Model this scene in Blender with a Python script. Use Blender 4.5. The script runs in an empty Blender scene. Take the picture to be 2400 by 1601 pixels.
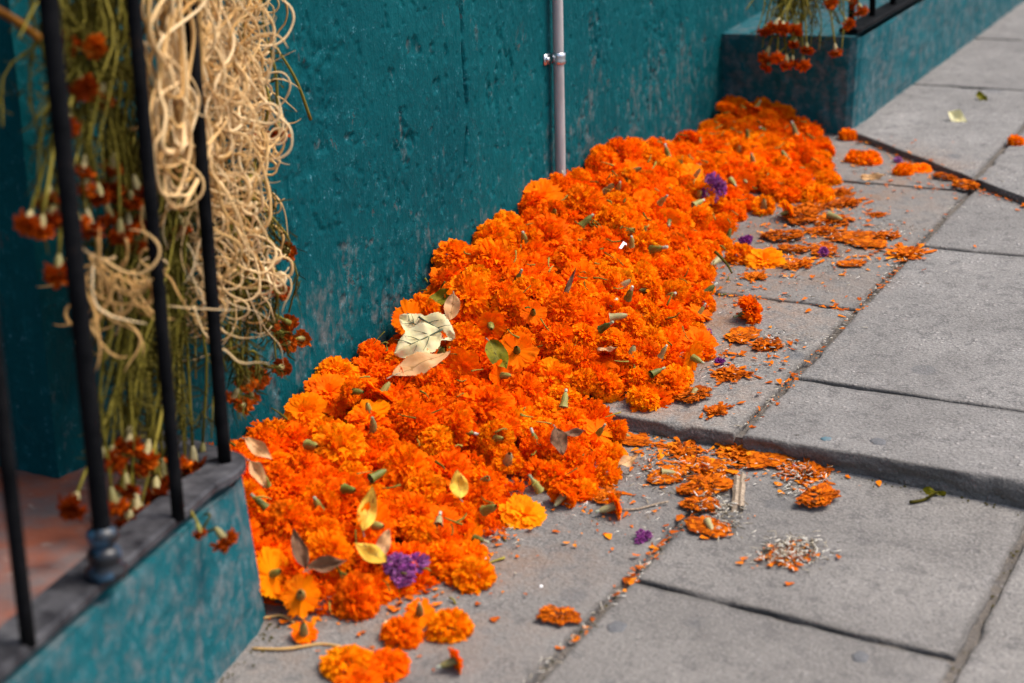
import bpy, math, random
import numpy as np
from mathutils import Vector, Matrix

random.seed(7)
RNG = np.random.default_rng(11)
SC = bpy.context.scene
COL = SC.collection

# ------------------------------------------------------------------ camera
CAM_POS = np.array([1.565, 0.0, 1.0])
FPX = 3800.0                                   # focal length in photograph pixels (2400 wide)
_p, _r, _a = math.radians(15.8), math.radians(-1.5), math.radians(29.3)
FW = np.array([-math.sin(_a) * math.cos(_p), math.cos(_a) * math.cos(_p), -math.sin(_p)])
_rt = np.array([math.cos(_a), math.sin(_a), 0.0])
_up = np.cross(_rt, FW)
RT = math.cos(_r) * _rt + math.sin(_r) * _up
UP = math.cos(_r) * _up - math.sin(_r) * _rt
cam_d = bpy.data.cameras.new("camera")
cam = bpy.data.objects.new("camera", cam_d)
COL.objects.link(cam)
M = Matrix.Identity(4)
for i in range(3):
    M[i][0], M[i][1], M[i][2], M[i][3] = RT[i], UP[i], -FW[i], CAM_POS[i]
cam.matrix_world = M
cam_d.sensor_width = 36.0
cam_d.lens = 36.0 * FPX / 2400.0
cam_d.clip_start, cam_d.clip_end = 0.05, 600.0
cam_d.dof.use_dof = True
cam_d.dof.focus_distance = 2.62
cam_d.dof.aperture_fstop = 3.6
SC.camera = cam

# ------------------------------------------------------------------ sky and sun
SUN_EL, SUN_AZ = 60.0, 62.0                    # azimuth from +Y towards +X
wd = bpy.data.worlds.new("World")
SC.world = wd
wd.use_nodes = True
nt = wd.node_tree
bg = nt.nodes["Background"]
sky = nt.nodes.new("ShaderNodeTexSky")
sky.sky_type = 'NISHITA'
sky.sun_disc = False
sky.sun_elevation = math.radians(SUN_EL)
sky.sun_rotation = math.radians(SUN_AZ)
sky.air_density, sky.dust_density, sky.ozone_density = 1.0, 4.0, 0.6
nt.links.new(sky.outputs[0], bg.inputs[0])
bg.inputs[1].default_value = 0.15
sd = bpy.data.lights.new("sun", 'SUN')
sun = bpy.data.objects.new("sun", sd)
COL.objects.link(sun)
sd.energy = 1.5
sd.angle = math.radians(22)
sd.color = (1.0, 0.95, 0.88)
_e, _z = math.radians(SUN_EL), math.radians(SUN_AZ)
sun_dir = Vector((math.sin(_z) * math.cos(_e), math.cos(_z) * math.cos(_e), math.sin(_e)))
sun.rotation_euler = sun_dir.to_track_quat('Z', 'Y').to_euler()
SC.view_settings.view_transform = 'Standard'
SC.view_settings.look = 'None'
SC.view_settings.exposure = 0.92
SC.view_settings.gamma = 1.0
SC.render.engine = 'CYCLES'
SC.cycles.use_denoising = True
SC.cycles.max_bounces = 8
SC.cycles.diffuse_bounces = 5
SC.cycles.transmission_bounces = 4

# ------------------------------------------------------------------ helpers: camera rays (photograph pixels), noise, meshes
def ray(x, y):
    d = FW * FPX + RT * (x - 1200.0) - UP * (y - 800.5)
    return d / np.linalg.norm(d)

def at_depth(x, y, dep):
    d = ray(x, y)
    return CAM_POS + d * (dep / (d @ FW))

def at_plane(x, y, n, c):
    d = ray(x, y)
    n = np.asarray(n, float)
    return CAM_POS + d * ((c - n @ CAM_POS) / (n @ d))

def at_hang(x, y, off):
    """point on the upright plane of the near window bars, set off metres back towards the wall"""
    return at_plane(x, y, (1.0, 0.271, 0.0), 0.745 - off * 1.036)

def at_far(x, y, off): return at_depth(x, y, 3.86 + off)

def project(P):
    d = np.asarray(P, float) - CAM_POS
    z = d @ FW
    return np.stack([1200 + FPX * (d @ RT) / z, 800.5 - FPX * (d @ UP) / z, z], -1)

_TAB = np.random.default_rng(5).random((257, 257))
def vnoise(x, y):
    x = np.asarray(x, float); y = np.asarray(y, float)
    xi = np.floor(x).astype(int); yi = np.floor(y).astype(int)
    fx = x - xi; fy = y - yi
    fx = fx * fx * (3 - 2 * fx); fy = fy * fy * (3 - 2 * fy)
    xi &= 255; yi &= 255
    a = _TAB[xi, yi]; b = _TAB[xi + 1, yi]; c = _TAB[xi, yi + 1]; d = _TAB[xi + 1, yi + 1]
    return (a * (1 - fx) + b * fx) * (1 - fy) + (c * (1 - fx) + d * fx) * fy

def fbm(x, y, oct=4, g=0.5):
    s = 0.0; amp = 1.0; tot = 0.0
    for i in range(oct):
        s = s + amp * vnoise(np.asarray(x) * 2 ** i + 17.3 * i, np.asarray(y) * 2 ** i + 31.7 * i)
        tot += amp; amp *= g
    return s / tot

def sstep(a, b, x):
    t = np.clip((np.asarray(x, float) - a) / (b - a), 0, 1)
    return t * t * (3 - 2 * t)

def mesh_data(name, V, F, mat=None, smooth=True, attrs=None):
    V = np.ascontiguousarray(V, dtype=np.float32)
    me = bpy.data.meshes.new(name)
    if isinstance(F, np.ndarray):
        k = F.shape[1]
        me.vertices.add(len(V)); me.vertices.foreach_set("co", V.ravel())
        me.loops.add(F.size); me.loops.foreach_set("vertex_index", F.ravel().astype(np.int32))
        me.polygons.add(len(F))
        me.polygons.foreach_set("loop_start", np.arange(0, F.size, k, dtype=np.int32))
        me.polygons.foreach_set("loop_total", np.full(len(F), k, dtype=np.int32))
        me.update(calc_edges=True)
    else:
        me.from_pydata([tuple(v) for v in V], [], F)
        me.update()
    me.polygons.foreach_set("use_smooth", np.full(len(me.polygons), smooth, dtype=bool))
    if attrs:
        for an, av in attrs.items():
            at = me.attributes.new(an, 'FLOAT', 'POINT')
            at.data.foreach_set("value", np.ascontiguousarray(av, dtype=np.float32))
    if mat is not None:
        me.materials.append(mat)
    me.validate()
    return me

def new(name, me, parent=None, loc=None, rot=None, scale=None):
    o = bpy.data.objects.new(name, me)
    COL.objects.link(o)
    if loc is not None: o.location = Vector([float(c) for c in loc])
    if rot is not None:
        o.rotation_mode = 'QUATERNION'
        o.rotation_quaternion = rot
    if scale is not None: o.scale = (scale,) * 3 if np.isscalar(scale) else scale
    if parent is not None: o.parent = parent
    return o

def tag(o, label=None, cat=None, group=None, kind=None):
    if label: o["label"] = label
    if cat: o["category"] = cat
    if group: o["group"] = group
    if kind: o["kind"] = kind
    return o

def empty(name, loc=(0, 0, 0)):
    o = bpy.data.objects.new(name, None)
    o.empty_display_size = 0.02
    COL.objects.link(o)
    o.location = Vector([float(c) for c in loc])
    return o

def grid_faces(nu, nv, off=0, flip=False):
    i, j = np.meshgrid(np.arange(nu - 1), np.arange(nv - 1), indexing='ij')
    a = (i * nv + j).ravel() + off
    F = np.stack([a, a + nv, a + nv + 1, a + 1], 1)
    return F[:, ::-1].copy() if flip else F

class Build:
    """collects quad pieces into one mesh"""
    def __init__(self): self.V = []; self.F = []; self.A = []; self.n = 0
    def add(self, V, F, a=0.0):
        V = np.asarray(V, float)
        self.V.append(V); self.F.append(np.asarray(F) + self.n); self.n += len(V)
        self.A.append(np.full(len(V), a) if np.isscalar(a) else np.asarray(a))
        return self
    def arrays(self): return np.concatenate(self.V), np.concatenate(self.F), np.concatenate(self.A)
    def mesh(self, name, mat, smooth=True):
        V, F, A = self.arrays()
        return mesh_data(name, V, F, mat, smooth, {"pv": A})

def box(b, x0, x1, y0, y1, z0, z1):
    V = [(x, y, z) for x in (x0, x1) for y in (y0, y1) for z in (z0, z1)]
    F = np.array([(0, 1, 3, 2), (4, 6, 7, 5), (0, 4, 5, 1), (2, 3, 7, 6), (0, 2, 6, 4), (1, 5, 7, 3)])
    return b.add(V, F)

def tube(b, P, R, sides=6, a=0.0, cap=True):
    P = np.asarray(P, float); n = len(P)
    R = np.full(n, R) if np.isscalar(R) else np.asarray(R, float)
    T = np.gradient(P, axis=0)
    T /= np.linalg.norm(T, axis=1)[:, None] + 1e-12
    ref = np.array([0.31, 0.22, 0.92])
    N = np.zeros_like(P)
    v = np.cross(T[0], ref)
    if np.linalg.norm(v) < 1e-3: v = np.cross(T[0], [1, 0, 0])
    for i in range(n):
        v = v - T[i] * (v @ T[i]); v /= np.linalg.norm(v) + 1e-12
        N[i] = v
    B = np.cross(T, N)
    ang = np.linspace(0, 2 * np.pi, sides, endpoint=False)
    ring = (np.cos(ang)[None, :, None] * N[:, None] + np.sin(ang)[None, :, None] * B[:, None]) * R[:, None, None] + P[:, None]
    V = ring.reshape(-1, 3)
    F = []
    i, j = np.meshgrid(np.arange(n - 1), np.arange(sides), indexing='ij')
    a0 = (i * sides + j).ravel(); a1 = (i * sides + (j + 1) % sides).ravel()
    F = np.stack([a0, a1, a1 + sides, a0 + sides], 1)
    if cap:
        c = len(V)
        V = np.vstack([V, P[0], P[-1]])
        j = np.arange(0, sides, 2)
        F = np.vstack([F, np.stack([np.full_like(j, c), (j + 2) % sides, (j + 1) % sides, j], 1),
                       np.stack([np.full_like(j, c + 1), (n - 1) * sides + j, (n - 1) * sides + (j + 1) % sides, (n - 1) * sides + (j + 2) % sides], 1)])
    return b.add(V, F, a)

def lathe(b, prof, sides=14, axis_pts=None, a=0.0, rib=0.0, ribn=0):
    prof = np.asarray(prof, float)
    ang = np.linspace(0, 2 * np.pi, sides, endpoint=False)
    k = 1 + rib * np.cos(ang * ribn)
    V = np.stack([prof[:, 0][:, None] * np.cos(ang) * k, prof[:, 0][:, None] * np.sin(ang) * k, np.repeat(prof[:, 1][:, None], sides, 1)], -1).reshape(-1, 3)
    n = len(prof)
    i, j = np.meshgrid(np.arange(n - 1), np.arange(sides), indexing='ij')
    a0 = (i * sides + j).ravel(); a1 = (i * sides + (j + 1) % sides).ravel()
    return b.add(V, np.stack([a0, a1, a1 + sides, a0 + sides], 1), a)

def spline(pts, n):
    """Catmull-Rom through pts"""
    P = np.asarray(pts, float)
    P = np.vstack([2 * P[0] - P[1], P, 2 * P[-1] - P[-2]])
    out = []
    m = len(P) - 3
    for t in np.linspace(0, m - 1e-6, n):
        i = int(t); f = t - i
        a, b_, c, d = P[i:i + 4]
        out.append(0.5 * ((2 * b_) + (-a + c) * f + (2 * a - 5 * b_ + 4 * c - d) * f * f + (-a + 3 * b_ - 3 * c + d) * f ** 3))
    return np.array(out)

def quat_axis(axis, spin):
    ax = Vector([float(c) for c in axis]).normalized()
    q = ax.to_track_quat('Z', 'Y')
    from mathutils import Quaternion
    return q @ Quaternion((0, 0, 1), spin)

# ------------------------------------------------------------------ materials
def mat_base(name, rough=0.7, spec=0.3):
    m = bpy.data.materials.new(name); m.use_nodes = True
    t = m.node_tree; b = t.nodes["Principled BSDF"]
    b.inputs["Roughness"].default_value = rough
    b.inputs["Specular IOR Level"].default_value = spec
    return m, t, b

def N(t, kind, **kw):
    n = t.nodes.new(kind)
    for k, v in kw.items():
        if k in n.inputs: n.inputs[k].default_value = v
        else: setattr(n, k, v)
    return n

def noise(t, vec, scale, detail=4, rough=0.55, dist=0.0):
    n = N(t, "ShaderNodeTexNoise"); n.inputs["Scale"].default_value = scale
    n.inputs["Detail"].default_value = detail; n.inputs["Roughness"].default_value = rough
    n.inputs["Distortion"].default_value = dist
    t.links.new(vec, n.inputs["Vector"])
    return n.outputs["Fac"]

def ramp(t, fac, stops):
    n = N(t, "ShaderNodeValToRGB"); e = n.color_ramp.elements
    while len(e) < len(stops): e.new(0.5)
    for i, (p, c) in enumerate(stops):
        e[i].position = p
        e[i].color = (c, c, c, 1) if np.isscalar(c) else (*c, 1)
    t.links.new(fac, n.inputs[0])
    return n.outputs[0]

def mix(t, fac, a, b, mode='MIX'):
    n = N(t, "ShaderNodeMix", data_type='RGBA', blend_type=mode)
    for s, v in ((n.inputs[0], fac), (n.inputs[6], a), (n.inputs[7], b)):
        if hasattr(v, "links"): t.links.new(v, s)
        elif np.isscalar(v): s.default_value = v
        else: s.default_value = (*v, 1)
    return n.outputs[2]

def math_n(t, op, a, b=None, clamp=False):
    n = N(t, "ShaderNodeMath", operation=op); n.use_clamp = clamp
    for s, v in ((n.inputs[0], a), (n.inputs[1], b)):
        if v is None: continue
        if hasattr(v, "links"): t.links.new(v, s)
        else: s.default_value = v
    return n.outputs[0]

def coords(t, scale=(1, 1, 1), world=False):
    if world:
        g = N(t, "ShaderNodeNewGeometry").outputs["Position"]
    else:
        g = N(t, "ShaderNodeTexCoord").outputs["Object"]
    mp = N(t, "ShaderNodeMapping"); mp.inputs["Scale"].default_value = scale
    t.links.new(g, mp.inputs[0])
    return mp.outputs[0]

def bump(t, b, h, strength=0.4, dist=0.003):
    n = N(t, "ShaderNodeBump"); n.inputs["Strength"].default_value = strength; n.inputs["Distance"].default_value = dist
    t.links.new(h, n.inputs["Height"]); t.links.new(n.outputs[0], b.inputs["Normal"])

def petal_material(name, cols, dark=None, transl=0.25, rough=0.62, obj_amt=0.6, dscale=14, damt=0.42):
    """cols: ramp stops of the petal pigment; pv per petal, object random per flower"""
    m, t, b = mat_base(name, rough, 0.03)
    at = N(t, "ShaderNodeAttribute"); at.attribute_name = "pv"
    oi = N(t, "ShaderNodeObjectInfo")
    pv = math_n(t, 'MULTIPLY', at.outputs["Fac"], 1 - obj_amt)
    ov = math_n(t, 'MULTIPLY', oi.outputs["Random"], obj_amt)
    f = math_n(t, 'ADD', pv, ov)
    c = ramp(t, f, cols)
    if dark is not None:                       # withered patches on some heads
        n2 = noise(t, coords(t, world=True), dscale, 2)
        w = ramp(t, n2, [(0.62, 0.0), (0.74, 1.0)])
        c = mix(t, math_n(t, 'MULTIPLY', w, damt), c, dark)
    t.links.new(c, b.inputs["Base Color"])
    tr = N(t, "ShaderNodeBsdfTranslucent"); t.links.new(c, tr.inputs[0])
    ms = N(t, "ShaderNodeMixShader"); ms.inputs[0].default_value = transl
    t.links.new(b.outputs[0], ms.inputs[1]); t.links.new(tr.outputs[0], ms.inputs[2])
    t.links.new(ms.outputs[0], t.nodes["Material Output"].inputs[0])
    return m

MAT = {}
MAT["marigold"] = petal_material("marigold_petal", [(0.15, (0.95, 0.145, 0.001)), (0.45, (0.99, 0.218, 0.001)), (0.65, (1.0, 0.265, 0.001)), (0.90, (1.0, 0.36, 0.003))], dark=(0.36, 0.085, 0.006), transl=0.38, dscale=22, damt=0.55)
MAT["trampled"] = petal_material("trampled_petal", [(0.1, (0.24, 0.040, 0.004)), (0.45, (0.52, 0.100, 0.004)), (0.75, (0.70, 0.16, 0.005)), (0.95, (0.84, 0.26, 0.01))], dark=(0.13, 0.05, 0.015), transl=0.15, obj_amt=0.25, dscale=60, damt=0.8)
MAT["dried"] = petal_material("dried_marigold_petal", [(0.0, (0.17, 0.018, 0.003)), (0.5, (0.40, 0.058, 0.003)), (1.0, (0.74, 0.15, 0.005))], transl=0.15)
MAT["purple"] = petal_material("purple_petal", [(0.0, (0.14, 0.010, 0.125)), (0.5, (0.25, 0.045, 0.225)), (1.0, (0.44, 0.20, 0.39))], transl=0.2)
MAT["tendril"] = petal_material("dried_tendril", [(0.0, (0.34, 0.16, 0.04)), (0.45, (0.66, 0.40, 0.15)), (1.0, (0.88, 0.68, 0.40))], transl=0.1, rough=0.75, obj_amt=0.5)
MAT["stem"] = petal_material("dried_stem", [(0.0, (0.05, 0.042, 0.007)), (0.5, (0.15, 0.125, 0.018)), (1.0, (0.36, 0.29, 0.055))], transl=0.1, obj_amt=0.3)
MAT["foliage"] = petal_material("withered_foliage", [(0.0, (0.028, 0.025, 0.005)), (0.6, (0.075, 0.062, 0.010)), (1.0, (0.19, 0.145, 0.03))], transl=0.15, obj_amt=0.3)
MAT["seed"] = petal_material("pale_seed", [(0.0, (0.03, 0.026, 0.02)), (0.30, (0.16, 0.12, 0.07)), (0.5, (0.50, 0.44, 0.33)), (1.0, (0.78, 0.74, 0.66))], transl=0.05, obj_amt=0.0)

def calyx_material(name, stops):
    m, t, b = mat_base(name, 0.55, 0.35)
    v = coords(t, (1, 1, 0.25))
    oi = N(t, "ShaderNodeObjectInfo")
    n1 = noise(t, v, 260, 3)
    f = math_n(t, 'ADD', math_n(t, 'MULTIPLY', n1, 0.6), math_n(t, 'MULTIPLY', oi.outputs["Random"], 0.45))
    t.links.new(ramp(t, f, stops), b.inputs["Base Color"])
    bump(t, b, n1, 0.4, 0.001)
    return m
MAT["calyx"] = calyx_material("green_calyx", [(0.2, (0.040, 0.048, 0.006)), (0.5, (0.15, 0.155, 0.02)), (0.85, (0.38, 0.32, 0.09))])
MAT["calyx_pale"] = calyx_material("pale_calyx", [(0.2, (0.13, 0.12, 0.03)), (0.55, (0.27, 0.22, 0.075)), (0.9, (0.44, 0.37, 0.20))])
MAT["stub"] = calyx_material("cut_stem_pith", [(0.2, (0.14, 0.16, 0.06)), (0.5, (0.30, 0.32, 0.20)), (0.9, (0.62, 0.64, 0.56))])

def leaf_material(name, c0, c1, vein, spot=None):
    m, t, b = mat_base(name, 0.6, 0.10)
    v = coords(t)
    n1 = noise(t, v, 55, 4)
    c = mix(t, ramp(t, n1, [(0.3, 0.0), (0.7, 1.0)]), c0, c1)
    at = N(t, "ShaderNodeAttribute"); at.attribute_name = "pv"
    c = mix(t, ramp(t, at.outputs["Fac"], [(0.72, 0.0), (0.95, 1.0)]), c, vein)
    if spot is not None:
        n2 = noise(t, v, 90, 3)
        c = mix(t, ramp(t, n2, [(0.62, 0.0), (0.68, 1.0)]), c, spot)
    t.links.new(c, b.inputs["Base Color"])
    bump(t, b, n1, 0.3, 0.001)
    tr = N(t, "ShaderNodeBsdfTranslucent"); t.links.new(c, tr.inputs[0])
    ms = N(t, "ShaderNodeMixShader"); ms.inputs[0].default_value = 0.2
    t.links.new(b.outputs[0], ms.inputs[1]); t.links.new(tr.outputs[0], ms.inputs[2])
    t.links.new(ms.outputs[0], t.nodes["Material Output"].inputs[0])
    return m
MAT["leaf_cream"] = leaf_material("cream_leaf", (0.66, 0.59, 0.28), (0.74, 0.69, 0.43), (0.66, 0.59, 0.28))
MAT["leaf_tan"] = leaf_material("tan_leaf", (0.52, 0.27, 0.10), (0.68, 0.42, 0.21), (0.36, 0.19, 0.07))
MAT["leaf_yellow"] = leaf_material("yellow_leaf", (0.70, 0.38, 0.03), (0.80, 0.55, 0.08), (0.55, 0.32, 0.04), spot=(0.38, 0.18, 0.03))
MAT["leaf_green"] = leaf_material("yellow_green_leaf", (0.07, 0.075, 0.006), (0.25, 0.21, 0.008), (0.22, 0.20, 0.03), spot=(0.035, 0.032, 0.006))
MAT["leaf_brown"] = leaf_material("brown_leaf", (0.11, 0.055, 0.028), (0.23, 0.125, 0.07), (0.08, 0.045, 0.025))
MAT["vein"] = calyx_material("dark_green_vein", [(0.2, (0.035, 0.05, 0.03)), (0.8, (0.11, 0.14, 0.07))])

def paint_material(name, teal0, teal1, bare0, bare1, wear=0.0, streak=(5, 5, 2.4)):
    """old limewash: teal coat rubbed through to grey-brown render; attribute pv (chips) set on the mesh"""
    m, t, b = mat_base(name, 0.62, 0.04)
    v = coords(t, world=True); vs = coords(t, streak, world=True)
    n1 = noise(t, v, 3.5, 4, 0.6); n2 = noise(t, vs, 7.0, 6, 0.68, 0.6); n3 = noise(t, v, 48, 4, 0.68); n4 = noise(t, v, 210, 2, 0.6)
    teal = mix(t, ramp(t, n1, [(0.3, 0.0), (0.7, 1.0)]), teal0, teal1)
    teal = mix(t, math_n(t, 'MULTIPLY', ramp(t, n3, [(0.52, 0.0), (0.74, 1.0)]), 0.30), teal, tuple(min(1, c * 1.9 + 0.01) for c in teal1))
    bare = mix(t, ramp(t, n3, [(0.38, 0.0), (0.62, 1.0)]), bare0, bare1)
    at = N(t, "ShaderNodeAttribute"); at.attribute_name = "pv"
    w = math_n(t, 'ADD', math_n(t, 'ADD', math_n(t, 'MULTIPLY', n2, 0.70), math_n(t, 'MULTIPLY', n3, 0.42)), wear)
    w = math_n(t, 'ADD', w, at.outputs["Fac"])
    w = ramp(t, w, [(0.64, 0.0), (0.78, 0.80), (0.98, 1.0)])
    c = mix(t, w, teal, bare)
    pale = ramp(t, math_n(t, 'ADD', math_n(t, 'MULTIPLY', n4, 0.6), math_n(t, 'MULTIPLY', n3, 0.4)), [(0.60, 0.0), (0.68, 1.0)])
    c = mix(t, math_n(t, 'MULTIPLY', pale, 0.5), c, (0.12, 0.27, 0.33))
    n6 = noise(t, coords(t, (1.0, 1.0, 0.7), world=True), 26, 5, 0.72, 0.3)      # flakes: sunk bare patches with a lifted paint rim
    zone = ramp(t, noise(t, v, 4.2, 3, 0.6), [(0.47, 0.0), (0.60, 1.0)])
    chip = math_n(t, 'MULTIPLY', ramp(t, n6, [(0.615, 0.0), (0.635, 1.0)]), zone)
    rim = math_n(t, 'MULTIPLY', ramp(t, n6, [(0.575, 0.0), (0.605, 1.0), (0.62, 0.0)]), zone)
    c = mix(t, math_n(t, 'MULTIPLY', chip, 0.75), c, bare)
    c = mix(t, math_n(t, 'MULTIPLY', rim, 0.45), c, tuple(min(1, q * 2.4 + 0.012) for q in teal1))  # gloss highlight along the flake rims, painted into the colour
    t.links.new(c, b.inputs["Base Color"])
    h = math_n(t, 'ADD', math_n(t, 'MULTIPLY', n3, 0.6), math_n(t, 'MULTIPLY', n4, 0.15))
    h = math_n(t, 'SUBTRACT', h, math_n(t, 'MULTIPLY', w, 0.40))
    h = math_n(t, 'SUBTRACT', h, math_n(t, 'MULTIPLY', chip, 0.9))
    h = math_n(t, 'ADD', h, math_n(t, 'MULTIPLY', rim, 0.35))
    h = math_n(t, 'ADD', h, math_n(t, 'MULTIPLY', n2, 1.6))
    bump(t, b, h, 0.55, 0.007)
    return m
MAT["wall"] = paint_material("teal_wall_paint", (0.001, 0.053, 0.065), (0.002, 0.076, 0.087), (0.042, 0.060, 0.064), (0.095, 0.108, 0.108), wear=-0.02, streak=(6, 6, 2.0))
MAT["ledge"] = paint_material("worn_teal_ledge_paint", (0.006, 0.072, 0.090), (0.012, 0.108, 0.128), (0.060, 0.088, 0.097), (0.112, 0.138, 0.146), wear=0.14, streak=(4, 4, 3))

def concrete_material(name, base0, base1, agg=0.5, edge_dark=0.0):
    m, t, b = mat_base(name, 0.85, 0.10)
    v = coords(t, world=True)
    n1 = noise(t, v, 3.2, 3, 0.6); n2 = noise(t, v, 34, 5, 0.7); n3 = noise(t, v, 240, 2, 0.65); n5 = noise(t, v, 9, 4, 0.65)
    c = mix(t, ramp(t, n1, [(0.35, 0.0), (0.65, 1.0)]), base0, base1)
    c = mix(t, math_n(t, 'MULTIPLY', ramp(t, n5, [(0.42, 1.0), (0.56, 0.0)]), 0.30), c, tuple(0.62 * q for q in base0))
    c = mix(t, math_n(t, 'MULTIPLY', ramp(t, n2, [(0.38, 1.0), (0.49, 0.0)]), 0.55), c, (0.085, 0.082, 0.082))
    c = mix(t, math_n(t, 'MULTIPLY', ramp(t, n3, [(0.54, 0.0), (0.64, 1.0)]), 0.50), c, tuple(1.55 * q for q in base1))
    c = mix(t, math_n(t, 'MULTIPLY', ramp(t, n3, [(0.34, 1.0), (0.44, 0.0)]), 0.55), c, (0.06, 0.058, 0.06))
    # worn patches with aggregate showing
    vo = N(t, "ShaderNodeTexVoronoi"); vo.inputs["Scale"].default_value = 105
    t.links.new(v, vo.inputs["Vector"])
    sp = ramp(t, vo.outputs["Distance"], [(0.22, 1.0), (0.46, 0.0)])
    pick = N(t, "ShaderNodeSeparateColor"); t.links.new(vo.outputs["Color"], pick.inputs[0])
    keep = ramp(t, pick.outputs[0], [(0.55, 0.0), (1.0, 1.0)])
    patch = ramp(t, n5, [(0.47, 0.0), (0.60, 1.0)])
    sp = math_n(t, 'MULTIPLY', math_n(t, 'MULTIPLY', math_n(t, 'MULTIPLY', sp, keep), patch), agg)
    c = mix(t, sp, c, (0.40, 0.375, 0.355))
    # gum and dark drips
    vg = N(t, "ShaderNodeTexVoronoi"); vg.inputs["Scale"].default_value = 6.0
    t.links.new(v, vg.inputs["Vector"])
    gm = ramp(t, math_n(t, 'ADD', vg.outputs["Distance"], math_n(t, 'MULTIPLY', n2, 0.05)), [(0.13, 1.0), (0.165, 0.0)])
    c = mix(t, math_n(t, 'MULTIPLY', gm, 0.40), c, (0.075, 0.085, 0.10))
    st = N(t, "ShaderNodeAttribute"); st.attribute_name = "stain"     # marigold dye trodden into the stone
    sm = math_n(t, 'MULTIPLY', st.outputs["Fac"], ramp(t, math_n(t, 'ADD', math_n(t, 'MULTIPLY', n5, 0.6), math_n(t, 'MULTIPLY', n2, 0.4)), [(0.46, 0.0), (0.60, 1.0)]))
    c = mix(t, math_n(t, 'MULTIPLY', sm, 0.70), c, (0.24, 0.11, 0.04))
    oi = N(t, "ShaderNodeObjectInfo")                                 # no two slabs are the same grey
    c = mix(t, math_n(t, 'MULTIPLY', oi.outputs["Random"], 0.38), c, (0.13, 0.122, 0.115))
    bl = ramp(t, noise(t, v, 1.7, 4, 0.6), [(0.50, 0.0), (0.66, 1.0)])
    c = mix(t, math_n(t, 'MULTIPLY', bl, 0.36), c, (0.115, 0.108, 0.104))
    at = N(t, "ShaderNodeAttribute"); at.attribute_name = "pv"        # dark brown at the slab edges and down their sides
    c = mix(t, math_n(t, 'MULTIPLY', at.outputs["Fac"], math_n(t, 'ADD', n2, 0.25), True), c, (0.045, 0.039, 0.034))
    t.links.new(c, b.inputs["Base Color"])
    h = math_n(t, 'ADD', math_n(t, 'MULTIPLY', n2, 0.9), math_n(t, 'MULTIPLY', n3, 0.55))
    h = math_n(t, 'ADD', h, math_n(t, 'MULTIPLY', sp, 0.6))
    bump(t, b, h, 1.0, 0.0036)
    return m
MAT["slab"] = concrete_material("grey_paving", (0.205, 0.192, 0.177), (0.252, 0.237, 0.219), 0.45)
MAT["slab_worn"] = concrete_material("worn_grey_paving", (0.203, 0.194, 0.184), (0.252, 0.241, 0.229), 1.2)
MAT["bed"] = concrete_material("joint_mortar", (0.10, 0.085, 0.07), (0.16, 0.135, 0.11), 0.6)
MAT["asphalt"] = concrete_material("street_asphalt", (0.045, 0.045, 0.047), (0.065, 0.063, 0.062), 0.2)
MAT["ledge_top"], _t, _b = mat_base("terracotta_screed", 0.8, 0.2)
_v = coords(_t, world=True); _n = noise(_t, _v, 11, 5, 0.65); _n2 = noise(_t, _v, 60, 4, 0.6)
_c = mix(_t, ramp(_t, _n, [(0.40, 0.0), (0.62, 1.0)]), (0.24, 0.075, 0.042), (0.14, 0.105, 0.10))
_c = mix(_t, math_n(_t, 'MULTIPLY', ramp(_t, _n2, [(0.62, 0.0), (0.7, 1.0)]), 0.6), _c, (0.30, 0.25, 0.22))
_t.links.new(_c, _b.inputs["Base Color"]); bump(_t, _b, _n2, 0.5, 0.003)

MAT["iron"], _t, _b = mat_base("black_iron_paint", 0.7, 0.05)
_v = coords(_t, world=True); _n = noise(_t, _v, 30, 5, 0.65)
_t.links.new(ramp(_t, _n, [(0.35, (0.0025, 0.0028, 0.0035)), (0.62, (0.008, 0.008, 0.009)), (0.75, (0.022, 0.014, 0.010))]), _b.inputs["Base Color"]); bump(_t, _b, _n, 0.3, 0.002)
MAT["rail"], _t, _b = mat_base("scuffed_iron_rail", 0.65, 0.15)
_v = coords(_t, world=True); _n = noise(_t, _v, 22, 6, 0.7); _n2 = noise(_t, _v, 7, 3)
_c = ramp(_t, _n, [(0.38, (0.012, 0.012, 0.015)), (0.60, (0.060, 0.060, 0.066)), (0.8, (0.12, 0.12, 0.125))])
_t.links.new(_c, _b.inputs["Base Color"]); bump(_t, _b, _n, 0.4, 0.002)
MAT["collar"], _t, _b = mat_base("iron_painted_highlights", 0.4, 0.5)
_n = noise(_t, coords(_t, world=True), 45, 4, 0.6)
_t.links.new(ramp(_t, _n, [(0.50, (0.006, 0.007, 0.010)), (0.60, (0.015, 0.06, 0.11)), (0.72, (0.12, 0.16, 0.20))]), _b.inputs["Base Color"])  # pale blue highlights on the black iron, put into the colour
MAT["conduit"], _t, _b = mat_base("painted_conduit", 0.42, 0.5)
_n = noise(_t, coords(_t, (1, 1, 0.2), world=True), 60, 4)
_t.links.new(ramp(_t, _n, [(0.3, (0.27, 0.255, 0.25)), (0.7, (0.40, 0.38, 0.375))]), _b.inputs["Base Color"])
MAT["zinc"], _t, _b = mat_base("zinc_clamp", 0.3, 0.5)
_b.inputs["Metallic"].default_value = 0.9; _b.inputs["Base Color"].default_value = (0.55, 0.57, 0.60, 1)
MAT["wood"], _t, _b = mat_base("weathered_wood", 0.8, 0.2)
_n = noise(_t, coords(_t, (30, 30, 2)), 8, 5, 0.6)
_t.links.new(ramp(_t, _n, [(0.3, (0.16, 0.115, 0.08)), (0.6, (0.36, 0.28, 0.20)), (0.8, (0.50, 0.42, 0.32))]), _b.inputs["Base Color"]); bump(_t, _b, _n, 0.6, 0.002)
MAT["bamboo"], _t, _b = mat_base("orange_cane", 0.6, 0.08)
_n = noise(_t, coords(_t), 40, 3)
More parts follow.
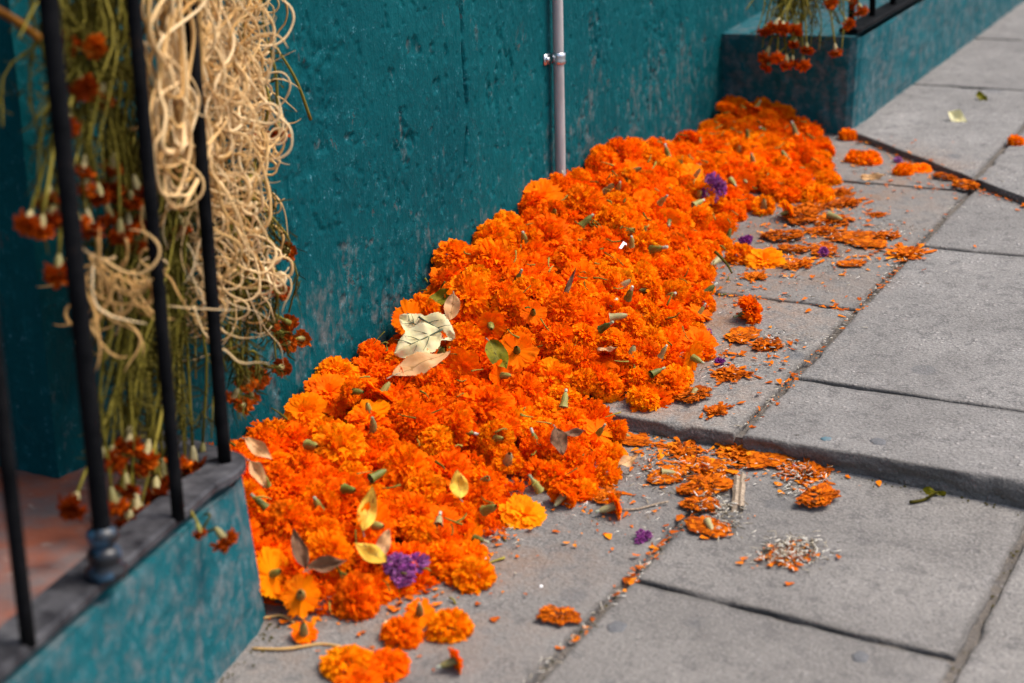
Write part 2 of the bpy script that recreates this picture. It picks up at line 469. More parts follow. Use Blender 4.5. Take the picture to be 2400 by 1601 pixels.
_t.links.new(ramp(_t, _n, [(0.3, (0.11, 0.04, 0.004)), (0.7, (0.24, 0.10, 0.012))]), _b.inputs["Base Color"])
MAT["shutter"], _t, _b = mat_base("dark_shutter", 0.6, 0.3)
_n = noise(_t, coords(_t, (6, 6, 1), world=True), 9, 4)
_t.links.new(ramp(_t, _n, [(0.3, (0.006, 0.03, 0.045)), (0.7, (0.012, 0.055, 0.075))]), _b.inputs["Base Color"])
MAT["paper"], _t, _b = mat_base("white_paper", 0.8, 0.2)
_n = noise(_t, coords(_t), 60, 3)
_t.links.new(ramp(_t, _n, [(0.3, (0.66, 0.65, 0.64)), (0.7, (0.82, 0.81, 0.80))]), _b.inputs["Base Color"])

# ------------------------------------------------------------------ the ground: three sloping terraces of paving
TS = math.tan(math.radians(5.2)); KX = math.tan(math.radians(-1.1))
def z_upper(x, y): return KX * (np.asarray(x) - 1.565) + TS * np.asarray(y)
def z_lower(x, y): return 0.220 - 0.0492 * np.asarray(x) + TS * (np.asarray(y) - 2.13)
def z_far(x, y): return z_upper(x, y) + 0.016
STEP_Y = 2.13
def far_edge(x): return 3.985 - 0.875 * (np.asarray(x) - 0.238)       # the far step runs aslant
def z_ground(x, y):
    return np.where(np.asarray(y) < STEP_Y, z_lower(x, y), np.where(np.asarray(y) < far_edge(x), z_upper(x, y), z_far(x, y)))
def wall_x(y): return 0.020 + (3.95 - np.asarray(y)) * 0.063             # the wall stands slightly askew to the paving

def slab_mesh(name, x0, x1, ylo, yhi, zf, mat, depth=0.05, seed=0, chip=1.0, res=0.012):
    """a slab with rounded, chipped edges; ylo / yhi are numbers or functions of x"""
    def axis(L):
        e = np.array([0, .0015, .003, .005, .008, .012, .018])
        n = max(4, int((L - 0.036) / res))
        return np.concatenate([e, np.linspace(.018, L - .018, n)[1:-1], L - e[::-1]])
    yl = ylo if callable(ylo) else (lambda x: np.full_like(np.asarray(x, float), ylo))
    yh = yhi if callable(yhi) else (lambda x: np.full_like(np.asarray(x, float), yhi))
    Lx = x1 - x0
    Ly = float(np.mean(yh(np.array([x0, x1])) - yl(np.array([x0, x1]))))
    u = axis(Lx); v = axis(Ly) / Ly
    U, Vv = np.meshgrid(u, v, indexing='ij')
    X = x0 + U
    Y = yl(X) + Vv * (yh(X) - yl(X))
    ex = np.minimum(U, Lx - U); ey = np.minimum(Vv, 1 - Vv) * Ly
    d = np.minimum(ex, ey)
    wob = (fbm(X * 34 + seed, Y * 34, 3) - 0.5)
    big = sstep(0.58, 0.74, fbm(X * 13 + seed * 3.1, Y * 13 + 4, 3)) * chip
    r = 0.0026 + 0.013 * big + 0.004 * wob
    r = np.maximum(r, 0.0015)
    q = np.clip(1 - d / r, 0, 1)
    Z = zf(X, Y) - r * (1 - np.sqrt(np.clip(1 - q * q, 0, 1)))
    Z = Z + 0.0022 * (fbm(X * 6 + seed, Y * 6, 4) - 0.5) + 0.0009 * (fbm(X * 45, Y * 45 + seed, 2) - 0.5)
    # edges wander a little
    edge = sstep(0.012, 0.0, d)
    X = X + edge * 0.007 * (fbm(Y * 22 + seed, X * 3, 3) - 0.5)
    Y = Y + edge * 0.009 * (fbm(X * 22 + seed + 9, Y * 3, 3) - 0.5)
    nu, nv = U.shape
    V = np.stack([X, Y, Z], -1).reshape(-1, 3)
    F = [grid_faces(nu, nv)]
    idx = np.arange(nu * nv).reshape(nu, nv)
    loop = np.concatenate([idx[:, 0], idx[-1, 1:], idx[-2::-1, -1], idx[0, -2:0:-1]])
    base = V[loop]; prev = loop; Vs = [V]; off = len(V)
    cen = V.mean(0)
    for k, dz in enumerate((0.004, 0.008, 0.012, 0.016, 0.021, 0.026, 0.032, depth)):
        P = base.copy(); P[:, 2] -= dz
        ins = 0.016 * (fbm(P[:, 0] * 26 + seed + dz * 60, P[:, 1] * 26 + dz * 170, 4) - 0.5) * min(1.0, dz / 0.008)
        dirv = P[:, :2] - cen[:2]
        # push along the outward side
        side = np.zeros_like(dirv)
        n_lo = len(idx[:, 0])
        side[:n_lo, 1] = -1; a = n_lo + nv - 1; side[n_lo:a, 0] = 1; b_ = a + nu - 1; side[a:b_, 1] = 1; side[b_:, 0] = -1
        P[:, :2] += side * ins[:, None]
        cur = np.arange(off, off + len(P)); off += len(P)
        Vs.append(P)
        F.append(np.stack([prev, cur, np.roll(cur, -1), np.roll(prev, -1)], 1)); prev = cur
    VV = np.concatenate(Vs); side_dark = np.full(len(VV), 0.60); side_dark[:nu * nv] = np.clip(1 - d.ravel() / 0.009, 0, 1) * 0.7
    sx, sy = VV[:, 0], VV[:, 1]
    stn = sstep(0.42, 0.05, sx - 0.42) * sstep(1.2, 1.6, sy) * sstep(3.9, 3.5, sy)
    return mesh_data(name, VV, np.concatenate(F), mat, True, {"pv": side_dark, "stain": stn})

def bed_mesh(name, x0, x1, ylo, yhi, zf, drop):
    b = Build()
    xs = np.linspace(x0, x1, 30); ys = np.linspace(0, 1, 40)
    X, T = np.meshgrid(xs, ys, indexing='ij')
    yl = ylo(X) if callable(ylo) else ylo
    yh = yhi(X) if callable(yhi) else yhi
    Y = yl + T * (yh - yl)
    Z = zf(X, Y) - drop + 0.003 * (fbm(X * 40, Y * 40, 2) - 0.5)
    b.add(np.stack([X, Y, Z], -1).reshape(-1, 3), grid_faces(30, 40))
    lip = np.stack([np.stack([X[:, 0], Y[:, 0], Z[:, 0]], -1), np.stack([X[:, 0], Y[:, 0], Z[:, 0] - 0.08], -1)], 1)
    b.add(lip.reshape(-1, 3), grid_faces(30, 2))
    return b.mesh(name, MAT["bed"])

PX1 = 2.35
street = new("street", mesh_data("street", [(-300, -300, -0.55), (300, -300, -0.55), (300, 300, -0.55), (-300, 300, -0.55)], np.array([[0, 1, 2, 3]]), MAT["asphalt"], False))
tag(street, kind="structure")
kb = Build()
kb.add([(PX1, -2, -0.8), (PX1 + .14, -2, -0.8), (PX1 + .14, 12, -0.8), (PX1, 12, -0.8), (PX1, -2, float(z_lower(PX1, -2))), (PX1 + .14, -2, float(z_lower(PX1, -2))), (PX1 + .14, 12, float(z_upper(PX1, 12))), (PX1, 12, float(z_upper(PX1, 12)))],
       np.array([(0, 3, 2, 1), (4, 5, 6, 7), (0, 1, 5, 4), (1, 2, 6, 5), (2, 3, 7, 6), (3, 0, 4, 7)]))
kerb = tag(new("kerb", kb.mesh("kerb", MAT["slab"], False)), kind="structure")

def terrace(name, ylo, yhi, zf, drop, slabs):
    p = tag(new(name, bed_mesh(name, -0.35, PX1, ylo, yhi, zf, drop)), kind="structure")
    for i, (x0, x1, a, b_, m) in enumerate(slabs):
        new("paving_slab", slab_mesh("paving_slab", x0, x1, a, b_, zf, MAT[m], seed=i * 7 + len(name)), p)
    return p

G = 0.0055
JL, JU, JR = 0.760, 0.747, 1.177
terrace("lower_pavement", -2.0, STEP_Y + 0.03, z_lower, 0.007, [
    (-0.35, JL - G, 1.05, STEP_Y + 0.02, "slab"), (-0.35, JL - G, -0.1, 1.05 - 2 * G, "slab"),
    (JL + G, JR - G, 1.729, STEP_Y + 0.02, "slab"), (JL + G, JR - G, 1.01, 1.720, "slab"), (JL + G, JR - G, 0.2, 1.0, "slab"),
    (JR + G, 1.75, 1.30, STEP_Y + 0.02, "slab"), (JR + G, 1.75, 0.4, 1.29, "slab"),
    (1.76, PX1 - 0.004, 0.9, STEP_Y + 0.02, "slab"), (1.76, PX1 - 0.004, -0.2, 0.89, "slab")])
terrace("upper_pavement", STEP_Y + 0.007, lambda x: far_edge(x) + 0.03, z_upper, 0.007, [
    (-0.35, JU - G, STEP_Y, 2.697, "slab"), (-0.35, JU - G, 2.705, 3.490, "slab"), (-0.35, JU - G, 3.498, lambda x: far_edge(x) + 0.01, "slab"),
    (JU + G, 1.24, STEP_Y, 2.361, "slab_worn"), (JU + G, 1.24, 2.370, 3.087, "slab_worn"), (JU + G, 1.24, 3.095, lambda x: np.maximum(far_edge(x), 3.12) + 0.01, "slab_worn"),
    (1.25, 1.80, STEP_Y, 2.80, "slab_worn"), (1.81, PX1 - .004, STEP_Y, 2.5, "slab_worn")])
terrace("far_pavement", lambda x: np.maximum(far_edge(x), 2.2) + 0.006, 12.0, z_far, 0.006, [
    (0.05, 0.742 - G, lambda x: far_edge(x), 4.42, "slab_worn"), (0.742 + G, 1.24, lambda x: far_edge(x), 4.30, "slab_worn"),
    (0.20, 0.742 - G, 4.43, 5.10, "slab_worn"), (0.742 + G, 1.24, 4.31, 5.02, "slab_worn"),
    (0.20, 0.742 - G, 5.11, 5.85, "slab_worn"), (0.742 + G, 1.24, 5.03, 5.75, "slab_worn"), (0.20, 0.742 - G, 5.86, 6.7, "slab_worn"),
    (1.25, 1.80, lambda x: far_edge(x), 3.9, "slab_worn"), (1.25, 1.80, 3.91, 4.8, "slab_worn")])

# ------------------------------------------------------------------ the wall
JAMB_Y = 1.335
WALL_TOP = 3.2
def at_wall(x, y): return at_plane(x, y, (1.0, 0.063, 0.0), 0.020 + 3.95 * 0.063)
CRACK = [at_wall(x, y) for (x, y) in ((1080, -20), (1084, 60), (1088, 160), (1096, 240), (1094, 320), (1090, 400))]
CRZ = np.array([p[2] for p in CRACK])[::-1]; CRY = np.array([p[1] for p in CRACK])[::-1]
BITES = [(*at_wall(x, y)[1:], rx * 0.00092, ry * 0.00088) for (x, y, rx, ry) in ((948, 345, 26, 50), (935, 300, 14, 26), (1185, 110, 30, 62), (1165, 200, 16, 40), (1145, 235, 10, 50), (1045, 125, 16, 20), (970, 108, 26, 14), (905, 60, 10, 16), (1010, 120, 16, 12), (1390, 90, 26, 60), (1400, 40, 14, 20), (770, 340, 34, 14), (830, 320, 26, 12), (1020, 200, 14, 14), (915, 180, 10, 22), (1070, 250, 8, 20))]
GREYS = [(*at_wall(x, y)[1:], rx * 0.00092, ry * 0.00088) for (x, y, rx, ry) in ((1065, 545, 90, 34), (860, 560, 60, 90), (1150, 420, 60, 150), (1380, 240, 60, 130), (800, 660, 90, 90), (1500, 200, 110, 160), (1600, 200, 70, 200), (980, 460, 60, 80), (720, 760, 70, 50))]
def wall_relief(Y, Z):
    """proud (+) / sunk (-) plaster in metres and how far the paint is gone"""
    base = 0.010 * (fbm(Y * 2.2, Z * 2.2, 3) - 0.5) + 0.005 * (fbm(Y * 11, Z * 9 + 3, 4) - 0.5)
    zone = sstep(0.50, 0.64, fbm(Y * 3.4 + 3.3, Z * 2.6 + 1.2, 3))          # where the coat is broken up
    pit_m = sstep(0.52, 0.62, fbm(Y * 16.0 + 3.3, Z * 10.0 + 1.2, 4, 0.6)) * zone
    rough = (fbm(Y * 95, Z * 80, 3) - 0.5)
    pits = sstep(0.60, 0.645, fbm(Y * 46 + 8, Z * 30 + 2, 3)) * (0.30 * zone + 0.70 * sstep(0.55, 0.63, fbm(Y * 6 + 5.1, Z * 3.4 + 7.7, 3)))
    flakes = sstep(0.74, 0.77, fbm(Y * 75 + 1, Z * 60 + 4, 2)) * 0.7
    rel = base - 0.0020 * pits * zone - 0.0020 * pit_m - 0.003 * flakes + rough * (0.0006 + 0.006 * pit_m)
    wear = 0.05 * pits * zone + 0.03 * pit_m + 0.12 * flakes
    # one tall crack left of the pipe and a broken bite further left
    cr = np.abs(Y - np.interp(Z, CRZ, CRY) - 0.010 * (fbm(Z * 16, Z * 0 + 2, 3) - 0.5))
    crm = sstep(0.006, 0.002, cr) * (Z > CRZ[0]) * sstep(0.34, 0.50, fbm(Z * 18 + 3, Y * 3, 2))
    rel = rel - 0.010 * crm; wear = wear + 0.10 * crm
    for (yc, zc, ry, rz) in BITES:
        e = ((Y - yc) / ry) ** 2 + ((Z - zc) / rz) ** 2 + 6.0 * (fbm(Y * 46 + Z * 8, Z * 22, 4, 0.6) - 0.5)
        mk = sstep(1.0, 0.7, e)
        rel = rel - mk * (0.001 + 0.010 * (fbm(Y * 85 + 3, Z * 60, 3) - 0.35)); wear = wear + 0.15 * mk
    for (yc, zc, ry, rz) in GREYS:
        e = ((Y - yc) / ry) ** 2 + ((Z - zc) / rz) ** 2 + 2.6 * (fbm(Y * 14 + Z * 5, Z * 12, 4) - 0.5)
        wear = wear + 0.055 * sstep(1.2, 0.5, e)
    # splash zone near the pavement is rubbed bare; higher towards the far end
    g = z_upper(0, Y)
    hgt = Z - g
    wear = wear + 0.15 * sstep(0.42, 0.10, hgt + 0.30 * (fbm(Y * 4 + Z * 3, Z * 4 - Y * 1.5, 4) - 0.5) - 0.06 * (Y - 2.6)) - 0.07
    return rel, wear

def wall_panel(b, ys, zs, flip=False):
    Y, Z = np.meshgrid(ys, zs, indexing='ij')
    rel, wear = wall_relief(Y, Z)
    X = wall_x(Y) + rel
    b.add(np.stack([X, Y, Z], -1).reshape(-1, 3), grid_faces(len(ys), len(zs)), wear.ravel())

wb = Build()
wall_panel(wb, np.arange(1.62, 4.1, 0.0034), np.arange(0.14, 0.86, 0.0034))
wall_panel(wb, np.arange(JAMB_Y, 1.63, 0.0065), np.arange(0.0, 1.02, 0.0065))
wall_panel(wb, np.linspace(1.62, 4.1, 200), np.linspace(0.0, 0.141, 8))
wall_panel(wb, np.linspace(1.62, 4.1, 200), np.linspace(0.857, 1.02, 14))
wall_panel(wb, np.linspace(4.098, 4.45, 40), np.linspace(0.0, 1.02, 80))
wall_panel(wb, np.linspace(JAMB_Y, 4.45, 60), np.linspace(1.0125, WALL_TOP, 40))
# beyond the far ledge and before the near window
wall_panel(wb, np.linspace(4.446, 12, 80), np.linspace(0, WALL_TOP, 40))
wall_panel(wb, np.linspace(-2.5, 0.15, 40), np.linspace(-0.6, WALL_TOP, 40))
# far jamb of the near window, then the reveal over and under it
def jamb(y, flip):
    xs = np.linspace(-0.30, float(wall_x(y)), 90); zs = np.arange(0.0, 2.2, 0.012)
    X, Z = np.meshgrid(xs, zs, indexing='ij')
    Yj = y + 0.004 * (fbm(X * 9, Z * 9, 4) - 0.5) * (X < xs[-1] - 0.002)
    wb.add(np.stack([X, Yj, Z], -1).reshape(-1, 3), grid_faces(len(xs), len(zs), flip=flip), 0.10 * (fbm(X * 6, Z * 6, 3) - .5).ravel() - 0.05)
jamb(JAMB_Y, False)
jamb(0.15, True)
wall_panel(wb, np.linspace(0.15, JAMB_Y, 40), np.linspace(2.19, WALL_TOP, 20))
wall_panel(wb, np.linspace(0.15, JAMB_Y, 40), np.linspace(-0.3, 0.29, 20))
box(wb, -0.30, 0.20, 0.15, JAMB_Y, 2.18, 2.30)
box(wb, -0.55, -0.50, -2.5, 12, -0.6, WALL_TOP)
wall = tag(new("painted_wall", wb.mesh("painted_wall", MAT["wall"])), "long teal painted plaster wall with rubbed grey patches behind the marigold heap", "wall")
sb = Build(); box(sb, -0.32, -0.295, 0.15, JAMB_Y, 0.28, 2.2)
for k in range(6): box(sb, -0.295, -0.285, 0.17 + k * 0.195, 0.345 + k * 0.195, 0.34, 2.1)
new("window_shutter", sb.mesh("window_shutter", MAT["shutter"], False), wall)

# conduit with clamp
px, py = float(wall_x(2.90)) + 0.016, 2.90
pp = at_plane(1304, 200, (1, 0, 0), px)
py = float(pp[1]); px = float(wall_x(py)) + 0.016
cond = empty("conduit_pipe", (px, py, float(z_upper(px, py))))
tag(cond, "thin pale grey vertical pipe clamped to the teal wall", "pipe")
cb = Build(); tube(cb, [(0, 0, z) for z in np.linspace(0.0, 1.9, 30)], 0.0104, 16)
new("pipe", cb.mesh("pipe", MAT["conduit"]), cond)
zc = float(at_plane(1304, 138, (1, 0, 0), px)[2]) - float(cond.location.z)
cb = Build()
lathe(cb, [(0.0118, -0.011), (0.0134, -0.010), (0.0138, -0.004), (0.0130, 0.0), (0.0138, 0.004), (0.0134, 0.010), (0.0118, 0.011)], 20)
box(cb, -0.016, -0.012, -0.034, -0.010, -0.010, 0.010)
V, F, A = cb.arrays(); cb = Build(); cb.add(V + np.array([0, 0, zc]), F, A)
cl = new("clamp", cb.mesh("clamp", MAT["zinc"]), cond)
sb = Build(); tube(sb, [(-0.013, -0.026, zc), (-0.007, -0.026, zc), (-0.006, -0.026, zc)], [0.0052, 0.0052, 0.001], 8)
new("screw", sb.mesh("screw", MAT["zinc"]), cl)

# ------------------------------------------------------------------ ledges under the windows
def patch(b, c00, c10, c11, c01, nu, nv, amp=0.004, seed=0.0, wear=0.0, edge_round=True):
    """bilinear patch with rough plaster relief"""
    u = np.linspace(0, 1, nu); v = np.linspace(0, 1, nv)
    U, Vv = np.meshgrid(u, v, indexing='ij')
    c00, c10, c11, c01 = [np.asarray(c, float) for c in (c00, c10, c11, c01)]
    P = (1 - U)[..., None] * (1 - Vv)[..., None] * c00 + U[..., None] * (1 - Vv)[..., None] * c10 + U[..., None] * Vv[..., None] * c11 + (1 - U)[..., None] * Vv[..., None] * c01
    n = np.cross(c10 - c00, c01 - c00); n /= np.linalg.norm(n)
    lu, lv = np.linalg.norm(c10 - c00), np.linalg.norm(c01 - c00)
    d = np.minimum(np.minimum(U, 1 - U) * lu, np.minimum(Vv, 1 - Vv) * lv)
    rel = amp * (fbm(U * lu * 9 + seed, Vv * lv * 9, 4) - 0.5) + amp * 0.6 * (fbm(U * lu * 40 + seed, Vv * lv * 40, 3) - 0.5)
    rel = rel * sstep(0, 0.004, d)
    if edge_round: rel = rel - 0.006 * (1 - sstep(0, 0.012, d)) * 0
    w = wear + 0.12 * (fbm(U * lu * 4 + seed, Vv * lv * 4, 3) - 0.5)
    b.add((P + n * rel[..., None]).reshape(-1, 3), grid_faces(nu, nv), w.ravel())

LZ = 0.322                                                      # top of the near ledge
def rail_pt(y): return 0.392 + (1.416 - y) * 0.271              # outer edge of the near rail
lc = at_plane(631, 1464, (0.0492, -TS, 1.0), 0.220 - TS * 2.13)  # foot of the near ledge corner
FAR_C = (rail_pt(1.44) + 0.002, 1.44)
def near_front(y): return float(lc[0]) + (float(lc[1]) - y) * 0.20
ledge = empty("wall_ledge", (0.3, 1.2, 0.1))
tag(ledge, "low teal ledge with worn grey corner under the near left window grille", "ledge")
b = Build()
yA, yB = 0.2, float(lc[1])
def inv(P): return np.asarray(P) - np.array([0.3, 1.2, 0.1])
zA, zB = float(z_lower(0.6, yA)) - 0.03, float(z_lower(lc[0], yB)) - 0.012
t_near, t_far = (rail_pt(yA) + 0.004, yA, LZ), (rail_pt(1.425) + 0.004, 1.425, LZ)
# rounded corner: three facets
corner_b = [(near_front(yB), yB - 0.02, zB), (near_front(yB) - 0.012, yB + 0.012, zB), (near_front(yB) - 0.05, yB + 0.026, zB)]
corner_t = [(t_far[0], t_far[1] - 0.02, LZ), (t_far[0] - 0.012, t_far[1] + 0.012, LZ), (t_far[0] - 0.05, t_far[1] + 0.026, LZ)]
patch(b, inv((near_front(yA), yA, zA)), inv(corner_b[0]), inv(corner_t[0]), inv(t_near), 260, 60, 0.006, 1.0)
patch(b, inv(corner_b[0]), inv(corner_b[1]), inv(corner_t[1]), inv(corner_t[0]), 8, 60, 0.003, 2.0)
patch(b, inv(corner_b[1]), inv(corner_b[2]), inv(corner_t[2]), inv(corner_t[1]), 8, 60, 0.003, 3.0)
wxl = float(wall_x(1.48))
patch(b, inv(corner_b[2]), inv((wxl - 0.02, 1.49, zB + 0.01)), inv((wxl - 0.02, 1.49, LZ)), inv(corner_t[2]), 60, 50, 0.005, 4.0)
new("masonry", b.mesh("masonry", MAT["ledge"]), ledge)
b = Build()
cap = Build()
patch(cap, inv((t_near[0], yA, LZ)), inv(corner_t[0]), inv((corner_t[0][0] - 0.05, corner_t[0][1], LZ + 0.001)), inv((t_near[0] - 0.05, yA, LZ + 0.001)), 120, 10, 0.003, 12.0)
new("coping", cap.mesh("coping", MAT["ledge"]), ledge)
patch(b, inv((t_near[0] - 0.049, yA, LZ)), inv((corner_t[0][0] - 0.049, corner_t[0][1], LZ)), inv((-0.29, corner_t[0][1], LZ)), inv((-0.29, yA, LZ)), 120, 90, 0.004, 5.0)
patch(b, inv((corner_t[0][0] - 0.003, corner_t[0][1], LZ)), inv((corner_t[1][0] - 0.003, corner_t[1][1] - 0.003, LZ)), inv((wxl - 0.05, 1.487, LZ)), inv((wxl - 0.05, corner_t[0][1], LZ)), 20, 40, 0.002, 6.0)
new("ledge_top", b.mesh("ledge_top", MAT["ledge_top"]), ledge)

# far ledge
fc = at_plane(1997, 304, (-KX, -TS, 1.0), -KX * 1.565 + 0.016)
FLZ = 0.622
ledge2 = empty("wall_ledge", (0.3, 4.0, 0.4))
tag(ledge2, "far teal ledge with dark shaded end behind the heap, top right", "ledge")
def inv2(P): return np.asarray(P) - np.array([0.3, 4.0, 0.4])
ft = at_plane(2012, 88, (0, 0, 1), FLZ)
ft2 = at_plane(2128, 2, (0, 0, 1), FLZ)
sl = (ft2[0] - ft[0]) / (ft2[1] - ft[1])
y_end = 8.0
b = Build()
zf0, zf1 = float(fc[2]) - 0.012, float(z_far(0.35, y_end)) - 0.02
wxf = float(wall_x(3.95)) - 0.02
FT_END = (float(ft[0]) - 0.02, y_end, FLZ + 0.35)
fcx, fcy, ftx, fty = float(fc[0]), float(fc[1]), float(ft[0]), float(ft[1])
rb = [(fcx, fcy + 0.034), (fcx - 0.005, fcy + 0.012), (fcx - 0.020, fcy + 0.001), (fcx - 0.045, fcy)]
rt_ = [(ftx, fty + 0.034), (ftx - 0.005, fty + 0.012), (ftx - 0.020, fty + 0.001), (ftx - 0.045, fty)]
patch(b, inv2((*rb[0], zf0)), inv2((fcx, y_end, zf1)), inv2(FT_END), inv2((*rt_[0], FLZ)), 240, 60, 0.009, 7.0)
for k in range(3): patch(b, inv2((*rb[k + 1], zf0)), inv2((*rb[k], zf0)), inv2((*rt_[k], FLZ)), inv2((*rt_[k + 1], FLZ)), 8, 60, 0.006, 7.5 + k)
patch(b, inv2((wxf, fcy + 0.02, zf0 - 0.02)), inv2((*rb[3], zf0)), inv2((*rt_[3], FLZ)), inv2((wxf, fty + 0.02, FLZ)), 90, 60, 0.009, 8.0)
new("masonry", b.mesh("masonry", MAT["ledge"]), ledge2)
b = Build()
patch(b, inv2((wxf, ft[1] + 0.02, FLZ)), inv2((ft[0] - 0.012, ft[1] + 0.008, FLZ)), inv2(FT_END), inv2((wxf - 0.2, y_end, FLZ + 0.35)), 30, 60, 0.003, 9.0)
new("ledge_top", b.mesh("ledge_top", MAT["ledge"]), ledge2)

# ------------------------------------------------------------------ iron window grilles
def strip(b, path, width_dir, w, z0, z1):
    """flat bar swept along path (outer edge), w wide towards width_dir"""
    P = np.asarray(path, float); D = np.asarray(width_dir, float)
    n = len(P)
    ring = np.stack([np.c_[P, np.full(n, z0)], np.c_[P, np.full(n, z1 - 0.002)], np.c_[P + D * 0.003, np.full(n, z1)], np.c_[P + D * (w - 0.003), np.full(n, z1)], np.c_[P + D * w, np.full(n, z1 - 0.002)], np.c_[P + D * w, np.full(n, z0)]], 1)
    i, j = np.meshgrid(np.arange(n - 1), np.arange(6), indexing='ij')
    a0 = (i * 6 + j).ravel(); a1 = (i * 6 + (j + 1) % 6).ravel()
    F = np.stack([a0, a0 + 6, a1 + 6, a1], 1)
    F = np.vstack([F, [[0, 1, 2, 3], [0, 3, 4, 5]], np.array([[3, 2, 1, 0], [5, 4, 3, 0]]) + (n - 1) * 6])
    b.add(ring.reshape(-1, 3), F)

gr = empty("window_grille", (0.4, 1.2, LZ))
tag(gr, "black iron window grille on flat rail standing on the near left ledge", "grille")
def gi(P): return np.asarray(P, float) - np.array([0.4, 1.2, LZ])
b = Build()
ys = np.linspace(0.3, 1.36, 40)
path = [(rail_pt(y), y) for y in ys]
# turns back to the wall round the corner
cx0, cy0 = rail_pt(1.36) - 0.055, 1.36 + 0.015
for a in np.linspace(0.0, 1.35, 10)[1:]:
    path.append((cx0 + 0.055 * math.cos(a), cy0 + 0.085 * math.sin(a)))
path.append((float(wall_x(1.5)) - 0.02, 1.497))
path = np.array(path)
Tn = np.gradient(path, axis=0); Tn /= np.linalg.norm(Tn, axis=1)[:, None]
inw = np.stack([-Tn[:, 1], Tn[:, 0]], 1)
strip(b, path - np.array([0.4, 1.2]), inw, 0.050, 0.012, 0.022)
rail_o = new("bottom_rail", b.mesh("bottom_rail", MAT["rail"], False), gr)
bars = [(66, 1505, 0.0072), (250, 1352, 0.0092), (418, 1210, 0.0074), (527, 1082, 0.0080)]
bar_xy = []
for i, (bx_, by_, r) in enumerate(bars):
    P = at_plane(bx_, by_, (0, 0, 1), LZ + 0.022)
    bar_xy.append(P)
    b = Build()
    L = gi(P)
    tube(b, [(L[0], L[1], z) for z in np.linspace(0.018, 1.75, 40)], r, 10)
    o = new("bar", b.mesh("bar", MAT["iron"]), gr)
    if i == 1:
        cbd = Build()
        lathe(cbd, [(0.020, 0.022), (0.024, 0.026), (0.024, 0.032), (0.017, 0.037), (0.019, 0.041), (0.0195, 0.049), (0.016, 0.053), (0.0118, 0.055), (0.0125, 0.058), (0.017, 0.061), (0.0185, 0.067), (0.0165, 0.073), (0.0098, 0.076)], 18)
        V, F, A = cbd.arrays(); V[:, :2] *= 0.88; cbd = Build(); cbd.add(V + np.array([L[0], L[1], 0]), F, A)
        tag(new("collar", cbd.mesh("collar", MAT["collar"]), o), "black collar with pale blue highlights in its colour")
# bars nearer the camera side of the window
for k in (1, 2, 3):
    d = (bar_xy[0] - bar_xy[2]) / 2
    P = bar_xy[0] + d * k
    L = gi(P); b = Build(); tube(b, [(L[0], L[1], z) for z in np.linspace(0.018, 1.75, 10)], 0.0074, 10)
    new("bar", b.mesh("bar", MAT["iron"]), gr)
b = Build()
strip(b, path - np.array([0.4, 1.2]), inw, 0.056, 1.75, 1.762)
new("top_rail", b.mesh("top_rail", MAT["rail"], False), gr)

gr2 = empty("window_grille", (0.3, 4.2, FLZ))
tag(gr2, "black iron window grille on the far ledge, cut by the top edge", "grille")
b = Build()
o0 = at_plane(1985, 90, (0, 0, 1), FLZ + 0.02); o1 = at_plane(2124, 2, (0, 0, 1), FLZ + 0.02)
dv = (o1 - o0)[:2]; dv /= np.linalg.norm(dv)
p0 = o0[:2] + dv * 0.02
cxf, cyf = float(ft[0]) - 0.006, float(ft[1]) + 0.012
path2 = np.array([(cxf - 0.005, cyf + 0.012), (cxf - 0.001, cyf + 0.03), (cxf - 0.002, cyf + 0.5), (cxf - 0.005, cyf + 1.4)])
Tn = np.gradient(path2, axis=0); Tn /= np.linalg.norm(Tn, axis=1)[:, None]
inw2 = np.stack([-Tn[:, 1], Tn[:, 0]], 1)
strip(b, path2 - np.array([0.3, 4.2]), inw2, 0.05, 0.006, 0.017)
RS = 0.35 / (y_end - float(ft[1]))
V, F, A = b.arrays(); V[:, 2] += np.maximum(0, V[:, 1] + 4.2 - cyf) * RS; b = Build(); b.add(V, F, A)
new("bottom_rail", b.mesh("bottom_rail", MAT["iron"], False), gr2)
for yb in (cyf + 0.03, cyf + 0.20, cyf + 0.38, cyf + 0.56):
    P = np.array([cxf - 0.026, yb, FLZ + RS * (yb - cyf)]) - np.array([0.3, 4.2, FLZ])
    b = Build(); tube(b, [(P[0], P[1], z) for z in np.linspace(P[2] + 0.012, 1.5, 12)], 0.008, 10)
    new("bar", b.mesh("bar", MAT["iron"]), gr2)

# ------------------------------------------------------------------ flower meshes
def petal_grid(L, w, nl, nw, curl, cup, ruf, rn):
    v = np.linspace(0, 1, nl); u = np.linspace(-1, 1, nw)
    Vv, U = np.meshgrid(v, u, indexing='ij')
    ph, ph2 = rn.uniform(0, 6.28, 2)
    Lu = L * (1 - 0.12 * np.abs(U) ** 3 * Vv + (0.05 * np.cos(3.0 * np.pi * U + ph) + rn.normal(0, 0.03, nw)[None, :]) * Vv ** 2)
    wid = w * (0.20 + 0.85 * Vv ** 0.75) * (1 - 0.08 * sstep(0.75, 1.0, Vv))
    vv = v; bb = curl * vv ** 1.5                       # bend grows towards the tip
    oc = np.concatenate([[0], np.cumsum(np.cos((bb[1:] + bb[:-1]) / 2) * np.diff(vv))])
    nc = np.concatenate([[0], np.cumsum(np.sin((bb[1:] + bb[:-1]) / 2) * np.diff(vv))])
    out = Lu * oc[:, None]
    nrm = Lu * nc[:, None]
    nrm = nrm + cup * w * (U ** 2) * Vv + ruf * L * Vv ** 2.2 * (np.sin(2.3 * np.pi * U * 0.8 + ph2) + rn.normal(0, 0.45, nw)[None, :]) + 0.06 * L * Vv * rn.normal()
    side = U * wid + 0.05 * L * Vv ** 2 * rn.normal()
    return np.stack([side, out, nrm], -1).reshape(-1, 3)

